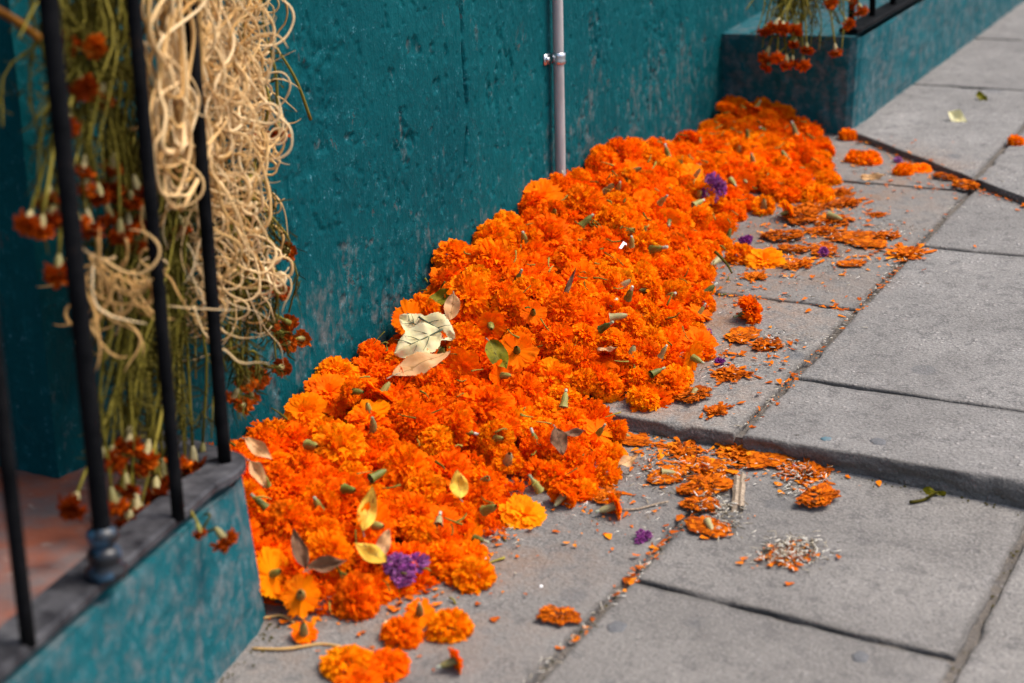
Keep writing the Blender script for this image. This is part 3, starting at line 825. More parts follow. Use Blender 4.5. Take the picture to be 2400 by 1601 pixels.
def flower_arrays(R, n, seed, kind="pom", nl=4, nw=5):
    rn = np.random.default_rng(seed)
    b = Build()
    F = grid_faces(nl, nw)
    ga = 2.399963
    for i in range(n):
        q = (i + 0.5) / n
        b0 = 0.0; jit = 0.0
        if kind == "pom":                         # carnation-like ball of frilled petals
            th = math.radians(2 + 98 * q ** 0.56) + rn.normal(0, 0.08)
            b0 = 0.44 * R; jit = 0.40
            L = R * 0.60 * rn.uniform(0.75, 1.25)
            w = R * rn.uniform(0.11, 0.23)
            curl = -rn.uniform(0.0, 1.9) if q > 0.15 else rn.uniform(-1.6, 1.2)
            if q < 0.09: jit = 0.85; b0 = 0.30 * R
            cup = rn.uniform(-0.6, 0.6); ruf = rn.uniform(0.10, 0.20); zs = 0.86
        elif kind == "fine":                      # tight ball of small crinkled petals
            th = math.radians(2 + 104 * q ** 0.56) + rn.normal(0, 0.08)
            b0 = 0.52 * R; jit = 0.48
            L = R * 0.52 * rn.uniform(0.75, 1.2)
            w = R * rn.uniform(0.07, 0.16)
            curl = rn.uniform(-2.0, 0.4); cup = rn.uniform(-0.9, 0.9); ruf = rn.uniform(0.12, 0.24); zs = 0.84
        elif kind == "open":                      # broad flat ray petals round a small centre
            th = math.radians(10 + 78 * q ** 0.5) + rn.normal(0, 0.08)
            L = R * (0.50 + 0.58 * q ** 0.6) * rn.uniform(0.88, 1.1)
            w = R * (0.12 + 0.15 * q) * rn.uniform(0.8, 1.25)
            curl = -rn.uniform(0.1, 0.9); cup = rn.uniform(-0.3, 0.4); ruf = rn.uniform(0.03, 0.07); zs = 0.62
        elif kind == "flat":                      # trodden flat
            th = math.radians(60 + 30 * q) + rn.normal(0, 0.12)
            L = R * (0.25 + 0.66 * rn.random() ** 0.7)
            w = R * rn.uniform(0.07, 0.17)
            curl = rn.uniform(-0.9, 0.9); cup = rn.uniform(-0.5, 0.5); ruf = rn.uniform(0.05, 0.14); zs = 0.36
        else:                                     # dried, half closed skirt
            th = math.radians(18 + 62 * q ** 0.6) + rn.normal(0, 0.12)
            L = R * rn.uniform(0.75, 1.1)
            w = R * rn.uniform(0.14, 0.26)
            curl = -rn.uniform(0.2, 1.6); cup = 0.7; ruf = rn.uniform(0.08, 0.18); zs = 0.9
        ph = i * ga + rn.normal(0, 0.2)
        g = petal_grid(L, w, nl, nw, curl, cup, ruf, rn)
        d = np.array([math.sin(th) * math.cos(ph), math.sin(th) * math.sin(ph), math.cos(th)])
        s = np.array([-math.sin(ph), math.cos(ph), 0.0])
        dn = -np.array([math.cos(th) * math.cos(ph), math.cos(th) * math.sin(ph), -math.sin(th)])
        c0 = d * b0
        if jit > 0:                               # each petal leans and twists its own way
            d = d + rn.normal(0, jit, 3) * 0.8; d /= np.linalg.norm(d)
            s = s + d * -(s @ d); tw = rn.normal(0, jit * 1.3)
            s /= np.linalg.norm(s); dn = np.cross(d, s) * -1 if np.cross(d, s) @ dn < 0 else np.cross(d, s)
            s, dn = s * math.cos(tw) + dn * math.sin(tw), dn * math.cos(tw) - s * math.sin(tw)
        P = c0 + g[:, :1] * s + g[:, 1:2] * d + g[:, 2:] * dn
        if kind == "flat":
            if rn.random() < 0.40: P[:, :2] += rn.normal(0, 0.36 * R, 2)
            P[:, 2] += 0.10 * R * rn.random()
        P[:, 2] *= zs
        b.add(P, F, float(np.clip(rn.normal(0.5, 0.28), 0, 1)))
    V, F, A = b.arrays()
    if kind != "flat":                            # squeezed, lopsided heads
        V[:, 0] *= rn.uniform(0.88, 1.1); V[:, 1] *= rn.uniform(0.88, 1.1)
        V[:, 0] += 0.18 * V[:, 2] * rn.normal()
    else:
        V[:, 0] *= rn.uniform(0.95, 1.35); V[:, 1] *= rn.uniform(0.75, 1.05)
        V[:, 2] = np.maximum(V[:, 2], 0.0006)
    return V, F, A

HEADS = []
for s in range(7): HEADS.append(("pom", flower_arrays(0.040, 250, 100 + s, "pom", 4, 6)))
for s in range(6): HEADS.append(("fine", flower_arrays(0.036, 400, 200 + s, "fine", 4, 5)))
for s in range(4): HEADS.append(("open", flower_arrays(0.042, 85, 300 + s, "open", 5, 6)))
HEAD_ME = {k: [] for k in ("pom", "fine", "open")}
for k, (V, F, A) in HEADS: HEAD_ME[k].append(mesh_data("marigold_" + k, V, F, MAT["marigold"], True, {"pv": A}))
FLAT_ME = []
for s_ in range(8):
    if s_ % 2 == 0:
        V, F, A = flower_arrays(0.040, 200, 400 + s_, "fine" if s_ % 4 else "open", 4, 5)
        rr = np.random.default_rng(s_); a_ = np.arctan2(V[:, 1], V[:, 0])
        V = V * (1.0 + 0.22 * np.sin(2 * a_ + rr.uniform(0, 6)) + 0.10 * np.sin(5 * a_ + rr.uniform(0, 6)))[:, None]
        V[:, 2] = 0.0008 + np.maximum(V[:, 2] - V[:, 2].min(), 0) * 0.30
        V[:, :2] *= 1.12
    else:
        V, F, A = flower_arrays(0.046, 200, 400 + s_, "flat", 4, 4)
    FLAT_ME.append(mesh_data("trampled_marigold", V, F, MAT["trampled"], True, {"pv": A}))
DRY = [flower_arrays(0.019, 70, 500 + s, "dried", 4, 4) for s in range(5)]
DRY_ME = [mesh_data("dried_head", V, F, MAT["dried"], True, {"pv": A}) for V, F, A in DRY]
PUR_ME = []
for s_ in range(3):
    pb = Build(); rr = np.random.default_rng(600 + s_)
    for c in range(7):
        V, F, A = flower_arrays(0.017, 80, 620 + 10 * s_ + c, "pom", 3, 5)
        pb.add(V * rr.uniform(0.8, 1.2) + np.array([*rr.normal(0, 0.0075, 2), abs(rr.normal(0, 0.006))]), F, A)
    PUR_ME.append(pb.mesh("purple_head", MAT["purple"]))

def calyx_mesh(name, mat, k, stub=0.010):
    b = Build(); rn = np.random.default_rng(k)
    f = rn.uniform(0.85, 1.15)
    prof = [(0.0030, -0.030 * f), (0.0042, -0.027 * f), (0.0062, -0.022 * f), (0.0076, -0.014 * f), (0.0078, -0.006), (0.0088, 0.001), (0.0105, 0.006)]
    lathe(b, prof, 16, rib=0.06, ribn=8)
    return b.mesh(name, mat)
CAL_ME = [calyx_mesh("calyx", MAT["calyx"], k) for k in range(4)]
CALP_ME = [calyx_mesh("calyx", MAT["calyx_pale"], k + 9) for k in range(3)]
def stub_mesh(k):
    b = Build(); rn = np.random.default_rng(k + 50)
    L = rn.uniform(0.003, 0.010)
    lathe(b, [(0.0036, -0.029), (0.0035, -0.031 - L), (0.0026, -0.0322 - L), (0.0002, -0.0315 - L)], 10)
    return b.mesh("cut_stem", MAT["stub"])
STUB_ME = [stub_mesh(k) for k in range(4)]

def marigold(name, P, axis, R, kind, label, group, calyx=False, pale=False, seed=None, spin=None):
    rnd = random.Random(seed if seed is not None else int(abs(P[0] * 9173 + P[1] * 7919) * 1000))
    me = rnd.choice(HEAD_ME[kind])
    base = {"pom": 0.040, "fine": 0.036, "open": 0.042}[kind]
    o = new(name, me, None, P, quat_axis(axis, rnd.uniform(0, 6.28) if spin is None else spin), R / base)
    tag(o, label, "flower", group)
    if calyx:
        k = base / R * min(1.2, max(0.8, R / 0.038)) * rnd.uniform(0.65, 0.92)
        c = new("calyx", rnd.choice(CALP_ME if pale else CAL_ME), o, (0, 0, 0), None, k)
        if rnd.random() < 0.6: new("cut_stem", rnd.choice(STUB_ME), c)
    return o

# ------------------------------------------------------------------ the heap: a height field over the paving
# outline of the heap where it meets the paving (photograph pixels of its foot)
front_px = [(628, 1462), (700, 1462), (800, 1462), (905, 1440), (1010, 1400), (1160, 1372), (1150, 1290), (1290, 1215), (1420, 1170), (1478, 1110), (1470, 1005), (1560, 965), (1650, 930), (1665, 850), (1660, 770), (1690, 690), (1700, 610), (1740, 530), (1800, 480), (1880, 455), (1960, 400), (1950, 330), (1925, 298)]
fp = []
for (x, y) in front_px:
    P = at_plane(x, y, (0.0492, -TS, 1.0), 0.220 - TS * 2.13)
    if P[1] > STEP_Y: P = at_plane(x, y, (-KX, -TS, 1.0), -KX * 1.565)
    fp.append(P[:2])
fp = np.array(fp)
fo = np.argsort(fp[:, 1])
_fy, _fx = fp[fo, 1], fp[fo, 0]
def front_x(y): return np.interp(y, _fy, _fx)
# the crest against the wall (photograph pixels of the heap's upper outline)
top_px = [(548, 1000), (650, 945), (735, 868), (820, 815), (880, 775), (940, 715), (970, 625), (1040, 575), (1105, 575), (1135, 525), (1205, 490), (1225, 440), (1290, 408), (1370, 360), (1430, 330), (1570, 332), (1650, 298), (1680, 232), (1720, 212)]
tp = []
for (x, y) in top_px:
    n = np.array([1.0, 0.063, 0.0]); P = at_plane(x, y, n, 0.020 + 3.95 * 0.063)
    tp.append((P[1], P[2] - float(z_ground(P[0], P[1]))))
tp = np.array(tp)
print("front", np.round(fp, 2).tolist()); print("crest", np.round(tp, 3).tolist())
def crest(y): return sum(np.interp(np.asarray(y) + o_, tp[:, 0], np.maximum(tp[:, 1] - 0.006, 0.025)) for o_ in (-0.04, -0.02, 0.0, 0.02, 0.04)) / 5
Y0, Y1 = float(_fy[0]), 3.90
def heap_t(x, y):
    x = np.asarray(x, float); y = np.asarray(y, float)
    xw = wall_x(y); xf = front_x(y)
    s = np.clip((x - xw) / np.maximum(xf - xw, 0.05), 0, 1)
    T = crest(y) * (1 - s) ** 1.15 + 0.022 * np.sin(np.pi * np.clip(s, 0, 1)) * sstep(0.0, 0.4, crest(y) / 0.1)
    return T
def heap_z(x, y): return np.maximum(z_ground(x, y), z_ground(x, y) + heap_t(x, y))
def in_heap(x, y): return (y > Y0) & (y < 3.93) & (x > wall_x(y)) & (x < front_x(y))
def on_surface(px_, py_, lift=0.0):
    d = ray(px_, py_)
    t = np.linspace(1.2, 6.0, 4000)
    P = CAM_POS + d * t[:, None]
    inside = (P[:, 1] > Y0) & (P[:, 1] < 3.93) & (P[:, 0] < front_x(P[:, 1]))
    h = np.where(inside, heap_z(P[:, 0], P[:, 1]), z_ground(P[:, 0], P[:, 1])) + lift
    k = np.argmax(P[:, 2] <= h)
    return P[k]
def heap_normal(x, y):
    e = 0.02
    dx = float(heap_z(x + e, y) - heap_z(x - e, y)) / (2 * e); dy = float(heap_z(x, y + e) - heap_z(x, y - e)) / (2 * e)
    n = np.array([-dx, -dy, 1.0]); return n / np.linalg.norm(n)
def ground_normal(y): 
    n = np.array([0.0492 if y < STEP_Y else -KX, -TS, 1.0]); return n / np.linalg.norm(n)
TO_CAM = lambda P: (CAM_POS - P) / np.linalg.norm(CAM_POS - P)

# heads one can pick out: pixel x, y, radius px, kind, tilt towards camera, calyx?, label
named = [
 (1095, 684, 62, "pom", 0.55, 0, "large bright yellow-orange marigold head, fullest bloom mid heap beneath the wall"),
 (797, 1035, 62, "pom", 0.5, 0, "large round marigold head in the near part of the heap, left of its twin"),
 (947, 1085, 60, "pom", 0.5, 0, "large round marigold head directly right of the twin bloom, near heap"),
 (1140, 940, 62, "pom", 0.5, 0, "broad ruffled marigold head below the yellow-green leaf"),
 (769, 905, 58, "open", 0.3, 0, "flat open marigold with long ray petals at the wall side of the heap"),
 (1233, 1193, 56, "open", 0.25, 0, "wide marigold lying on the heap's near front edge beside bare paving"),
 (677, 1209, 58, "fine", 0.5, 0, "dense marigold head close to the ledge corner, near end"),
 (774, 1285, 55, "pom", 0.5, 0, "rounded marigold head between the brown leaf and the yellow leaf"),
 (838, 1400, 60, "fine", 0.5, 0, "plump marigold head on the nearest front edge of the heap"),
 (1112, 1345, 50, "fine", 0.5, 0, "marigold head right of the purple bloom, at the heap's front corner"),
 (1039, 1215, 46, "open", 0.6, 0, "star shaped single marigold above the purple bloom"),
 (1283, 545, 58, "pom", 0.5, 0, "large ruffled marigold head below and left of the pipe foot"),
 (1161, 605, 60, "pom", 0.5, 0, "large deep marigold head by the wall, just above the yellow-orange one"),
 (1268, 448, 52, "open", 0.4, 0, "open marigold under the pipe with its petals spread"),
 (1370, 470, 55, "fine", 0.5, 0, "soft dense marigold head right of the pipe foot"),
 (1155, 550, 48, "pom", 0.4, 0, "marigold head pressed against the wall at a chipped patch"),
 (1060, 590, 42, "pom", 0.4, 0, "marigold head at the crest against the wall, left of the chipped patch"),
 (1244, 682, 46, "fine", 0.5, 0, "coppery marigold head right of the largest yellow-orange bloom"),
 (1640, 790, 45, "open", 0.35, 0, "long petalled marigold on the heap edge facing the upper paving"),
 (1535, 795, 40, "fine", 0.4, 0, "crinkled brownish marigold head near the right edge of the heap"),
 (1470, 508, 34, "pom", 0.5, 0, "small light orange marigold head above the heap's middle"),
 (1723, 210, 38, "fine", 0.6, 0, "topmost marigold in the far corner where wall meets far ledge"),
 (960, 755, 46, "open", -0.75, 1, "upturned marigold showing its green base above the cream leaf"),
 (826, 925, 36, "fine", -0.1, 2, "marigold lying sideways with a striped green base and pale cut stem"),
 (1212, 830, 50, "open", -0.6, 1, "upturned marigold with a tall cut green stem, centre of heap"),
 (706, 1400, 50, "open", -0.55, 3, "upturned marigold with fat pale base at the near front edge"),
 (1298, 505, 34, "fine", -0.55, 1, "upturned marigold with ring shaped cut stem below the pipe"),
 (1447, 445, 32, "fine", -0.55, 1, "upturned marigold with white cut stem right of the pipe"),
 (1249, 740, 34, "open", -0.5, 1, "upturned marigold with short green base right of the tan leaf"),
 (1190, 1085, 36, "fine", -0.5, 3, "upturned marigold with yellowish base near the grey curled leaf"),
 (1620, 845, 40, "open", -0.2, 2, "yellow marigold with large striped green base at the heap's right edge"),
]
GROUP = "marigold heads heaped against the wall"
placed = []                     # x, y, r
for i, (x, y, r, kind, tilt, cal, lab) in enumerate(named):
    P = on_surface(x, y, 0.012)
    dep = (P - CAM_POS) @ FW
    R = (1.0 if cal == 0 else 0.90) * r * dep / FPX
    nrm = heap_normal(P[0], P[1])
    tc = TO_CAM(P)
    if cal in (1, 3):
        ax = -(nrm * 0.55 + tc * 0.6); base = P + nrm * 0.22 * R
    elif cal == 2:
        side = np.cross(tc, nrm); ax = -tc * 0.45 + side * 0.8 + nrm * 0.1; base = P + nrm * 0.006
    else:
        ax = nrm * (1 - tilt) + tc * tilt + RNG.normal(0, 0.12, 3); base = P - nrm * 0.30 * R
    base[0] = max(base[0], float(wall_x(base[1])) + 0.45 * R)
    marigold("marigold", base, ax, R, kind, lab, GROUP, cal > 0, cal == 3, seed=900 + i)
    placed.append((P[0], P[1], R))

heads = []
count = 0
cand = RNG.random((60000, 2))
CY = Y0 + 0.03 + cand[:, 0] * (3.90 - Y0 - 0.03); CX = cand[:, 1]
pl = np.array(placed)
px_l = list(pl[:, 0]); py_l = list(pl[:, 1]); pr_l = list(pl[:, 2])
for xq, yq in zip(CX * 0.8, CY):
    if count >= 268: break
    xw = float(wall_x(yq)); xf = float(front_x(yq))
    if not (xw + 0.018 < xq < xf - 0.012): continue
    if yq < 1.50 and xq < 0.30: continue
    R = float(RNG.choice([0.023, 0.027, 0.030, 0.034], p=[0.2, 0.35, 0.3, 0.15]) * RNG.uniform(0.92, 1.08))
    d = np.hypot(np.array(px_l) - xq, np.array(py_l) - yq)
    if np.any(d < 0.72 * (np.array(pr_l) + R)): continue
    s = (xq - xw) / (xf - xw)
    P = np.array([xq, yq, float(heap_z(xq, yq))])
    nrm = heap_normal(xq, yq)
    tc = TO_CAM(P)
    u = RNG.random()
    cal = 0
    if u < 0.12: cal = 1
    elif u < 0.18: cal = 2
    kind = RNG.choice(["pom", "fine", "open"], p=[0.44, 0.50, 0.06])
    if s > 0.80: R *= 0.84
    if cal == 1:
        kind = RNG.choice(["open", "fine"]); ax = -(nrm * 0.7 + tc * 0.35) + RNG.normal(0, 0.55, 3); base = P + nrm * (0.20 * R)
    elif cal == 2:
        ax = np.cross(nrm, RNG.normal(0, 1, 3)); ax /= np.linalg.norm(ax); ax = ax + nrm * 0.15; base = P + nrm * 0.006
    else:
        ax = nrm * 0.75 + tc * 0.35 + RNG.normal(0, 0.32, 3); base = P - nrm * 0.28 * R + nrm * RNG.uniform(-0.008, 0.010)
    base[0] = max(base[0], xw + 0.55 * R)
    o = marigold("marigold", base, ax, R, kind, None, GROUP, cal > 0, RNG.random() < 0.3, seed=int(RNG.integers(1e9)))
    heads.append((o, base, R, kind, cal))
    px_l.append(xq); py_l.append(yq); pr_l.append(R); count += 1
# each head is told by its look and by the landmark it lies nearest to
marks = [(1305, 400, "the pipe foot"), (1000, 815, "the cream veined leaves"), (1160, 858, "the yellow-green leaf"), (934, 1330, "the near purple bloom"), (1662, 450, "the upright purple bloom"),
 (1440, 612, "the white paper strip"), (857, 1215, "the long yellow leaf"), (695, 1305, "the dark folded leaf"), (590, 1130, "the near ledge corner"), (1300, 1060, "the grey curled leaf"), (1475, 1000, "the end of the step"),
 (1950, 320, "the far ledge corner"), (1748, 565, "the magenta bud"), (952, 662, "the tan leaf at the wall"), (1740, 740, "the bright lone marigold"), (1715, 225, "the far wall corner"), (1320, 700, "the thin grassy blade"),
 (769, 905, "the flat open marigold"), (1660, 900, "the heap edge above the step"), (1130, 520, "the chipped wall foot"), (1530, 330, "the crest right of the pipe"), (1520, 800, "the brownish crinkled marigold"), (1065, 1160, "the yellow leaf with grey bud"), (1830, 470, "the far fringe")]
MX = np.array([(m[0], m[1]) for m in marks], float)
LOOK = {"pom": "full ruffled", "fine": "tight crinkled", "open": "loose petalled"}
rows = []
for (o, base, R, kind, cal) in heads:
    p = project(base); d = np.hypot(MX[:, 0] - p[0], MX[:, 1] - p[1]); k = int(np.argmin(d))
    ang = math.degrees(math.atan2(-(p[1] - MX[k, 1]), p[0] - MX[k, 0])) % 360
    sec = ["right of", "above right of", "above", "above left of", "left of", "below left of", "below", "below right of"][int(((ang + 22.5) % 360) // 45)]
    look = {0: LOOK[kind] + " marigold", 1: "upturned marigold", 2: "side lying marigold"}[cal]
    rows.append(((look, sec, marks[k][2]), float(d[k]), o))
seen = {}
for key, d, o in sorted(rows, key=lambda r: (r[0], r[1])):
    seen.setdefault(key, []).append(o)
ORD = ["nearest", "second", "third", "fourth", "fifth", "sixth", "seventh", "eighth", "ninth", "tenth"]
for (look, sec, mk), os_ in seen.items():
    for i, o in enumerate(os_):
        o["label"] = "%s in heap, %s %s" % (look, sec, mk) if len(os_) == 1 else "%s in heap, %s %s %s" % (look, ORD[min(i, 9)], sec, mk)
print("heap heads", count + len(named))

# loose green bases that lost their petals
bases = []
for k in range(400):
    if len(bases) >= 36: break
    yq = RNG.uniform(Y0 + 0.05, 3.75); xw = float(wall_x(yq)); xf = float(front_x(yq)); xq = RNG.uniform(xw + 0.04, xf - 0.01)
    if yq < 1.50 and xq < 0.34: continue
    if any(math.hypot(xq - b_[0], yq - b_[1]) < 0.05 for b_ in bases): continue
    bases.append((xq, yq))
rows = []
for k, (xq, yq) in enumerate(bases):
    nrm = heap_normal(xq, yq); tc = TO_CAM(np.array([xq, yq, 0.3]))
    P = np.array([xq, yq, float(heap_z(xq, yq))]) + nrm * 0.013
    ax = -(tc * RNG.uniform(-0.2, 0.9) + nrm * 0.5) + RNG.normal(0, 0.6, 3)
    o = new("spent_marigold", (CALP_ME if k % 4 == 0 else CAL_ME)[k % 3], None, P, quat_axis(ax, k * 1.1), RNG.uniform(0.50, 0.78))
    tag(o, None, "flower", "spent flower bases on the heap")
    if k % 3: new("cut_stem", STUB_ME[k % 4], o)
    p = project(P); d = np.hypot(MX[:, 0] - p[0], MX[:, 1] - p[1]); m_ = int(np.argmin(d))
    ang = math.degrees(math.atan2(-(p[1] - MX[m_, 1]), p[0] - MX[m_, 0])) % 360
    sec = ["right of", "above right of", "above", "above left of", "left of", "below left of", "below", "below right of"][int(((ang + 22.5) % 360) // 45)]
    rows.append((("pale petal-less marigold base" if k % 4 == 0 else "green petal-less marigold base", sec, marks[m_][2]), float(d[m_]), o))
seen = {}
for key, d, o in sorted(rows, key=lambda r: (r[0], r[1])): seen.setdefault(key, []).append(o)
for (look, sec, mk), os_ in seen.items():
    for i, o in enumerate(os_):
        o["label"] = "%s, %s%s %s" % (look, "" if len(os_) == 1 else ORD[i] + " ", sec, mk)
# the packed mass beneath them
fb = Build()
nx, ny = 90, 420
S_, T_ = np.meshgrid(np.linspace(0, 1, nx), np.linspace(Y0 - 0.01, 3.95, ny), indexing='ij')
Xm = wall_x(T_) - 0.01 + S_ * (front_x(T_) - 0.05 - wall_x(T_))
Zm = z_ground(Xm, T_) + np.maximum(heap_t(Xm, T_) - 0.050, -0.004) + 0.020 * (fbm(Xm * 55, T_ * 55, 3) - 0.5) * (S_ < 0.95)
fb.add(np.stack([Xm, T_, Zm], -1).reshape(-1, 3), grid_faces(nx, ny), 0.0)
LOW = [flower_arrays(0.034, 110, 700 + s, "fine" if s % 2 else "pom", 3, 4) for s in range(6)]
for k in range(1000):
    yq = RNG.uniform(Y0 + 0.03, 3.88); xw = float(wall_x(yq)); xf = float(front_x(yq))
    xq = RNG.uniform(xw + 0.02, xf - 0.025)
    if yq < 1.50 and xq < 0.32: continue
    nrm = heap_normal(xq, yq)
    V, F, A = LOW[k % 6]
    q = np.array(quat_axis(nrm + RNG.normal(0, 0.6, 3), RNG.uniform(0, 6.28)).to_matrix())
    P = np.array([xq, yq, float(heap_z(xq, yq))]) - nrm * RNG.uniform(0.010, 0.030)
    fb.add(V @ q.T * RNG.uniform(0.6, 0.95) + P, F, A * 0.45 + RNG.uniform(0.0, 0.45))
mass = new("marigold_mass", fb.mesh("marigold_mass", MAT["marigold"]))
tag(mass, "packed orange petals and buried heads inside the marigold heap", "petals", kind="stuff")

# ------------------------------------------------------------------ flowers lying apart on the paving
def lone(x, y, r, kind, label, cal=0, pale=False, tilt=0.35, name="marigold", seed=0, group="marigold heads lying apart on the paving"):
    P = on_surface(x, y); gz = float(z_ground(P[0], P[1]))
    dep = (P - CAM_POS) @ FW; R = r * dep / FPX
    n = ground_normal(P[1]); tc = TO_CAM(P)
    if cal == 1: ax = -(n * 0.55 + tc * 0.45); base = np.array([P[0], P[1], gz]) + n * 0.62 * R
    elif cal == 2:
        s = np.cross(tc, n); ax = -s * 0.8 - tc * 0.3 + n * 0.25; base = np.array([P[0], P[1], gz]) + n * max(0.012, 0.55 * R)
    else: ax = n * (1 - tilt) + tc * tilt; base = np.array([P[0], P[1], gz]) + n * 0.16 * R
    return marigold(name, base, ax, R, kind, label, group, cal > 0, pale, seed=seed)

def tread(x, y, r, label, seed=0, stretch=1.0, cal=False, dark=False, purple=False):
    P = on_surface(x, y); P[2] = float(z_ground(P[0], P[1])) + 0.0015
    dep = (P - CAM_POS) @ FW; R = r * dep / FPX
    rn = random.Random(seed)
    o = new("trampled_marigold", FLAT_ME[seed % 8], None, P, quat_axis(ground_normal(P[1]) , rn.uniform(0, 6.28)), R / 0.050)
    tag(o, label, "flower", "trampled marigolds on the paving")
    if cal:
        c = new("calyx", CALP_ME[seed % 3], o, (0.006, 0.0, 0.012), quat_axis((1, 0.3, 0.15), 0.4), 1.0)
    return o

lones = [
 (943, 1500, 50, "fine", "left one of two marigolds touching just in front of the heap", 0, False),
 (1052, 1484, 54, "fine", "right one of two marigolds touching just in front of the heap", 0, False),
 (985, 1458, 36, "open", "upturned marigold with pale base behind the touching pair", 1, True),
 (1440, 1205, 36, "open", "small marigold with a cream base on the lower paving", 2, True),
 (1754, 752, 37, "pom", "bright lone marigold with green base on the upper paving beside the heap", 2, False),
 (1068, 1570, 34, "open", "small marigold on a cream base at the bottom edge of the picture", 2, True),
 (714, 1500, 30, "open", "dark rimmed marigold on a long pale base next to the ledge foot", 1, True),
 (1990, 326, 26, "fine", "small round marigold just below the corner of the far ledge", 0, False),
 (2005, 378, 26, "pom", "left one of a close pair of marigolds below the far ledge", 0, False),
 (2038, 384, 26, "pom", "right one of a close pair of marigolds below the far ledge", 0, False),
 (2118, 408, 25, "fine", "left marigold of a pair by the slanting far step", 0, False),
 (2160, 402, 26, "open", "right marigold of a pair by the slanting far step", 0, False),
 (2382, 338, 22, "fine", "lone marigold on a joint at the right edge of the far paving", 0, False),
 (1915, 470, 38, "fine", "marigold at the tip of the heap's far fringe", 0, False),
 (1790, 620, 50, "open", "flattish marigold at the heap's edge near the purple bud", 0, False),
 (1735, 610, 38, "fine", "orange marigold squeezed between heap and a dry leaf", 0, False),
 (1790, 500, 28, "fine", "marigold with pale base standing off the heap on upper paving", 1, True),
 (1875, 440, 34, "pom", "marigold at the heap's far right foot below the ledge", 0, False),
 (1940, 430, 30, "fine", "outermost marigold at the far right foot of the heap", 0, False),
 (1925, 395, 30, "fine", "marigold by the dark gap under the far ledge", 0, False),
 (1850, 470, 34, "pom", "bright marigold in the far fringe above the side lying one", 0, False),
 (1845, 515, 34, "open", "side lying marigold with green base in the far fringe", 2, False),
]
for i, (x, y, r, kd, lab) in enumerate([(815, 1568, 66, "fine", "large squashed marigold at the bottom edge, left one of two"), (905, 1572, 58, "pom", "large squashed marigold at the bottom edge, right one of two"), (840, 1612, 50, "pom", "marigold cut by the bottom edge of the picture")]):
    o = lone(x, y, r, kd, lab, tilt=0.12, seed=70 + i); o.scale[2] *= 0.62
for i, a in enumerate(lones): lone(a[0], a[1], a[2], a[3], a[4], a[5], a[6], seed=40 + i)
treads = [
 (1310, 1452, 46, "small flattened marigold beside the long joint, lower paving", 2),
 (1680, 965, 38, "round flattened marigold near the step on the upper paving", 3),
 (1659, 1241, 50, "torn flattened marigold with seeds on the lower joint", 4),
 (1841, 1305, 54, "crushed marigold mostly gone to pale seeds, alone on lower paving", 5),
 (1917, 1174, 60, "flattened brown-orange marigold, rightmost below the step", 6),
 (1890, 1108, 66, "flattened marigold scattered with white seeds below the step", 7),
 (1800, 1080, 60, "flattened marigold against the foot of the step, left of the seedy one", 8),
 (1740, 1062, 60, "flattened marigold in the middle of the trail below the step", 9),
 (1655, 1150, 58, "flattened marigold left of the wooden stick", 10),
 (1640, 1100, 72, "widest flattened marigold in the trail below the step", 11),
 (1560, 1120, 46, "frayed marigold with split base at the left of the trail", 12),
 (1600, 1060, 50, "flattened marigold at the start of the trail under the step", 13),
 (1640, 1190, 45, "folded flattened marigold over the joint below the trail", 14),
 (1800, 812, 50, "flattened marigold strewn with pale threads on the upper paving", 15),
 (1740, 790, 46, "flattened marigold under the bright lone one", 16),
 (1713, 880, 46, "flattened marigold off the heap's right edge with torn rim", 17),
 (1625, 930, 46, "flattened marigold with a green stem at the heap's foot above the step", 18),
 (1870, 622, 46, "flat brownish marigold in the upper fringe, left of the joint", 19),
 (1995, 622, 30, "small ragged marigold by the upper joint", 20),
 (2127, 597, 52, "flat marigold lying across the upper joint", 21),
 (2262, 441, 40, "yellow flattened marigold on the slanting far step", 22),
 (2080, 555, 40, "flattened marigold with white seeds near the upper joint", 23),
 (2000, 560, 46, "flattened marigold amid the fringe litter", 24),
 (1950, 520, 48, "flattened marigold with pale base in the far fringe", 25),
 (1880, 515, 50, "broad flattened marigold in the far fringe", 26),
 (1980, 480, 46, "yellowish flattened marigold, outermost of the far fringe", 27),
 (1930, 590, 40, "shredded marigold in the fringe litter", 28),
 (2057, 505, 22, "tiny pale crumpled marigold alone on upper paving", 29),
 (2215, 420, 30, "dark flattened marigold in the gap of the far step", 30),
 (1905, 490, 42, "flattened marigold lapping the heap's far fringe, upper one", 33),
 (1835, 560, 44, "flattened marigold in the fringe nearest the magenta bud", 34),
 (1925, 545, 44, "ruffled flattened marigold in the middle of the far fringe", 35),
 (2035, 575, 40, "torn flattened marigold touching the white seeds by the upper joint", 36),
 (1965, 455, 40, "orange flattened marigold at the upper end of the far fringe", 37),
 (1860, 590, 36, "small flattened marigold above the flat brownish one", 38),
 (1770, 650, 36, "flattened marigold tucked against the heap above the bare joint", 39),
 (1420, 1165, 48, "flattened marigold spilling from the heap onto lower paving", 31),
 (1480, 1035, 40, "flattened marigold tucked under the step by the heap", 32),
]
for (x, y, r, lab, s) in treads: tread(x, y, r, lab, s, cal=s in (12, 25, 4, 18))

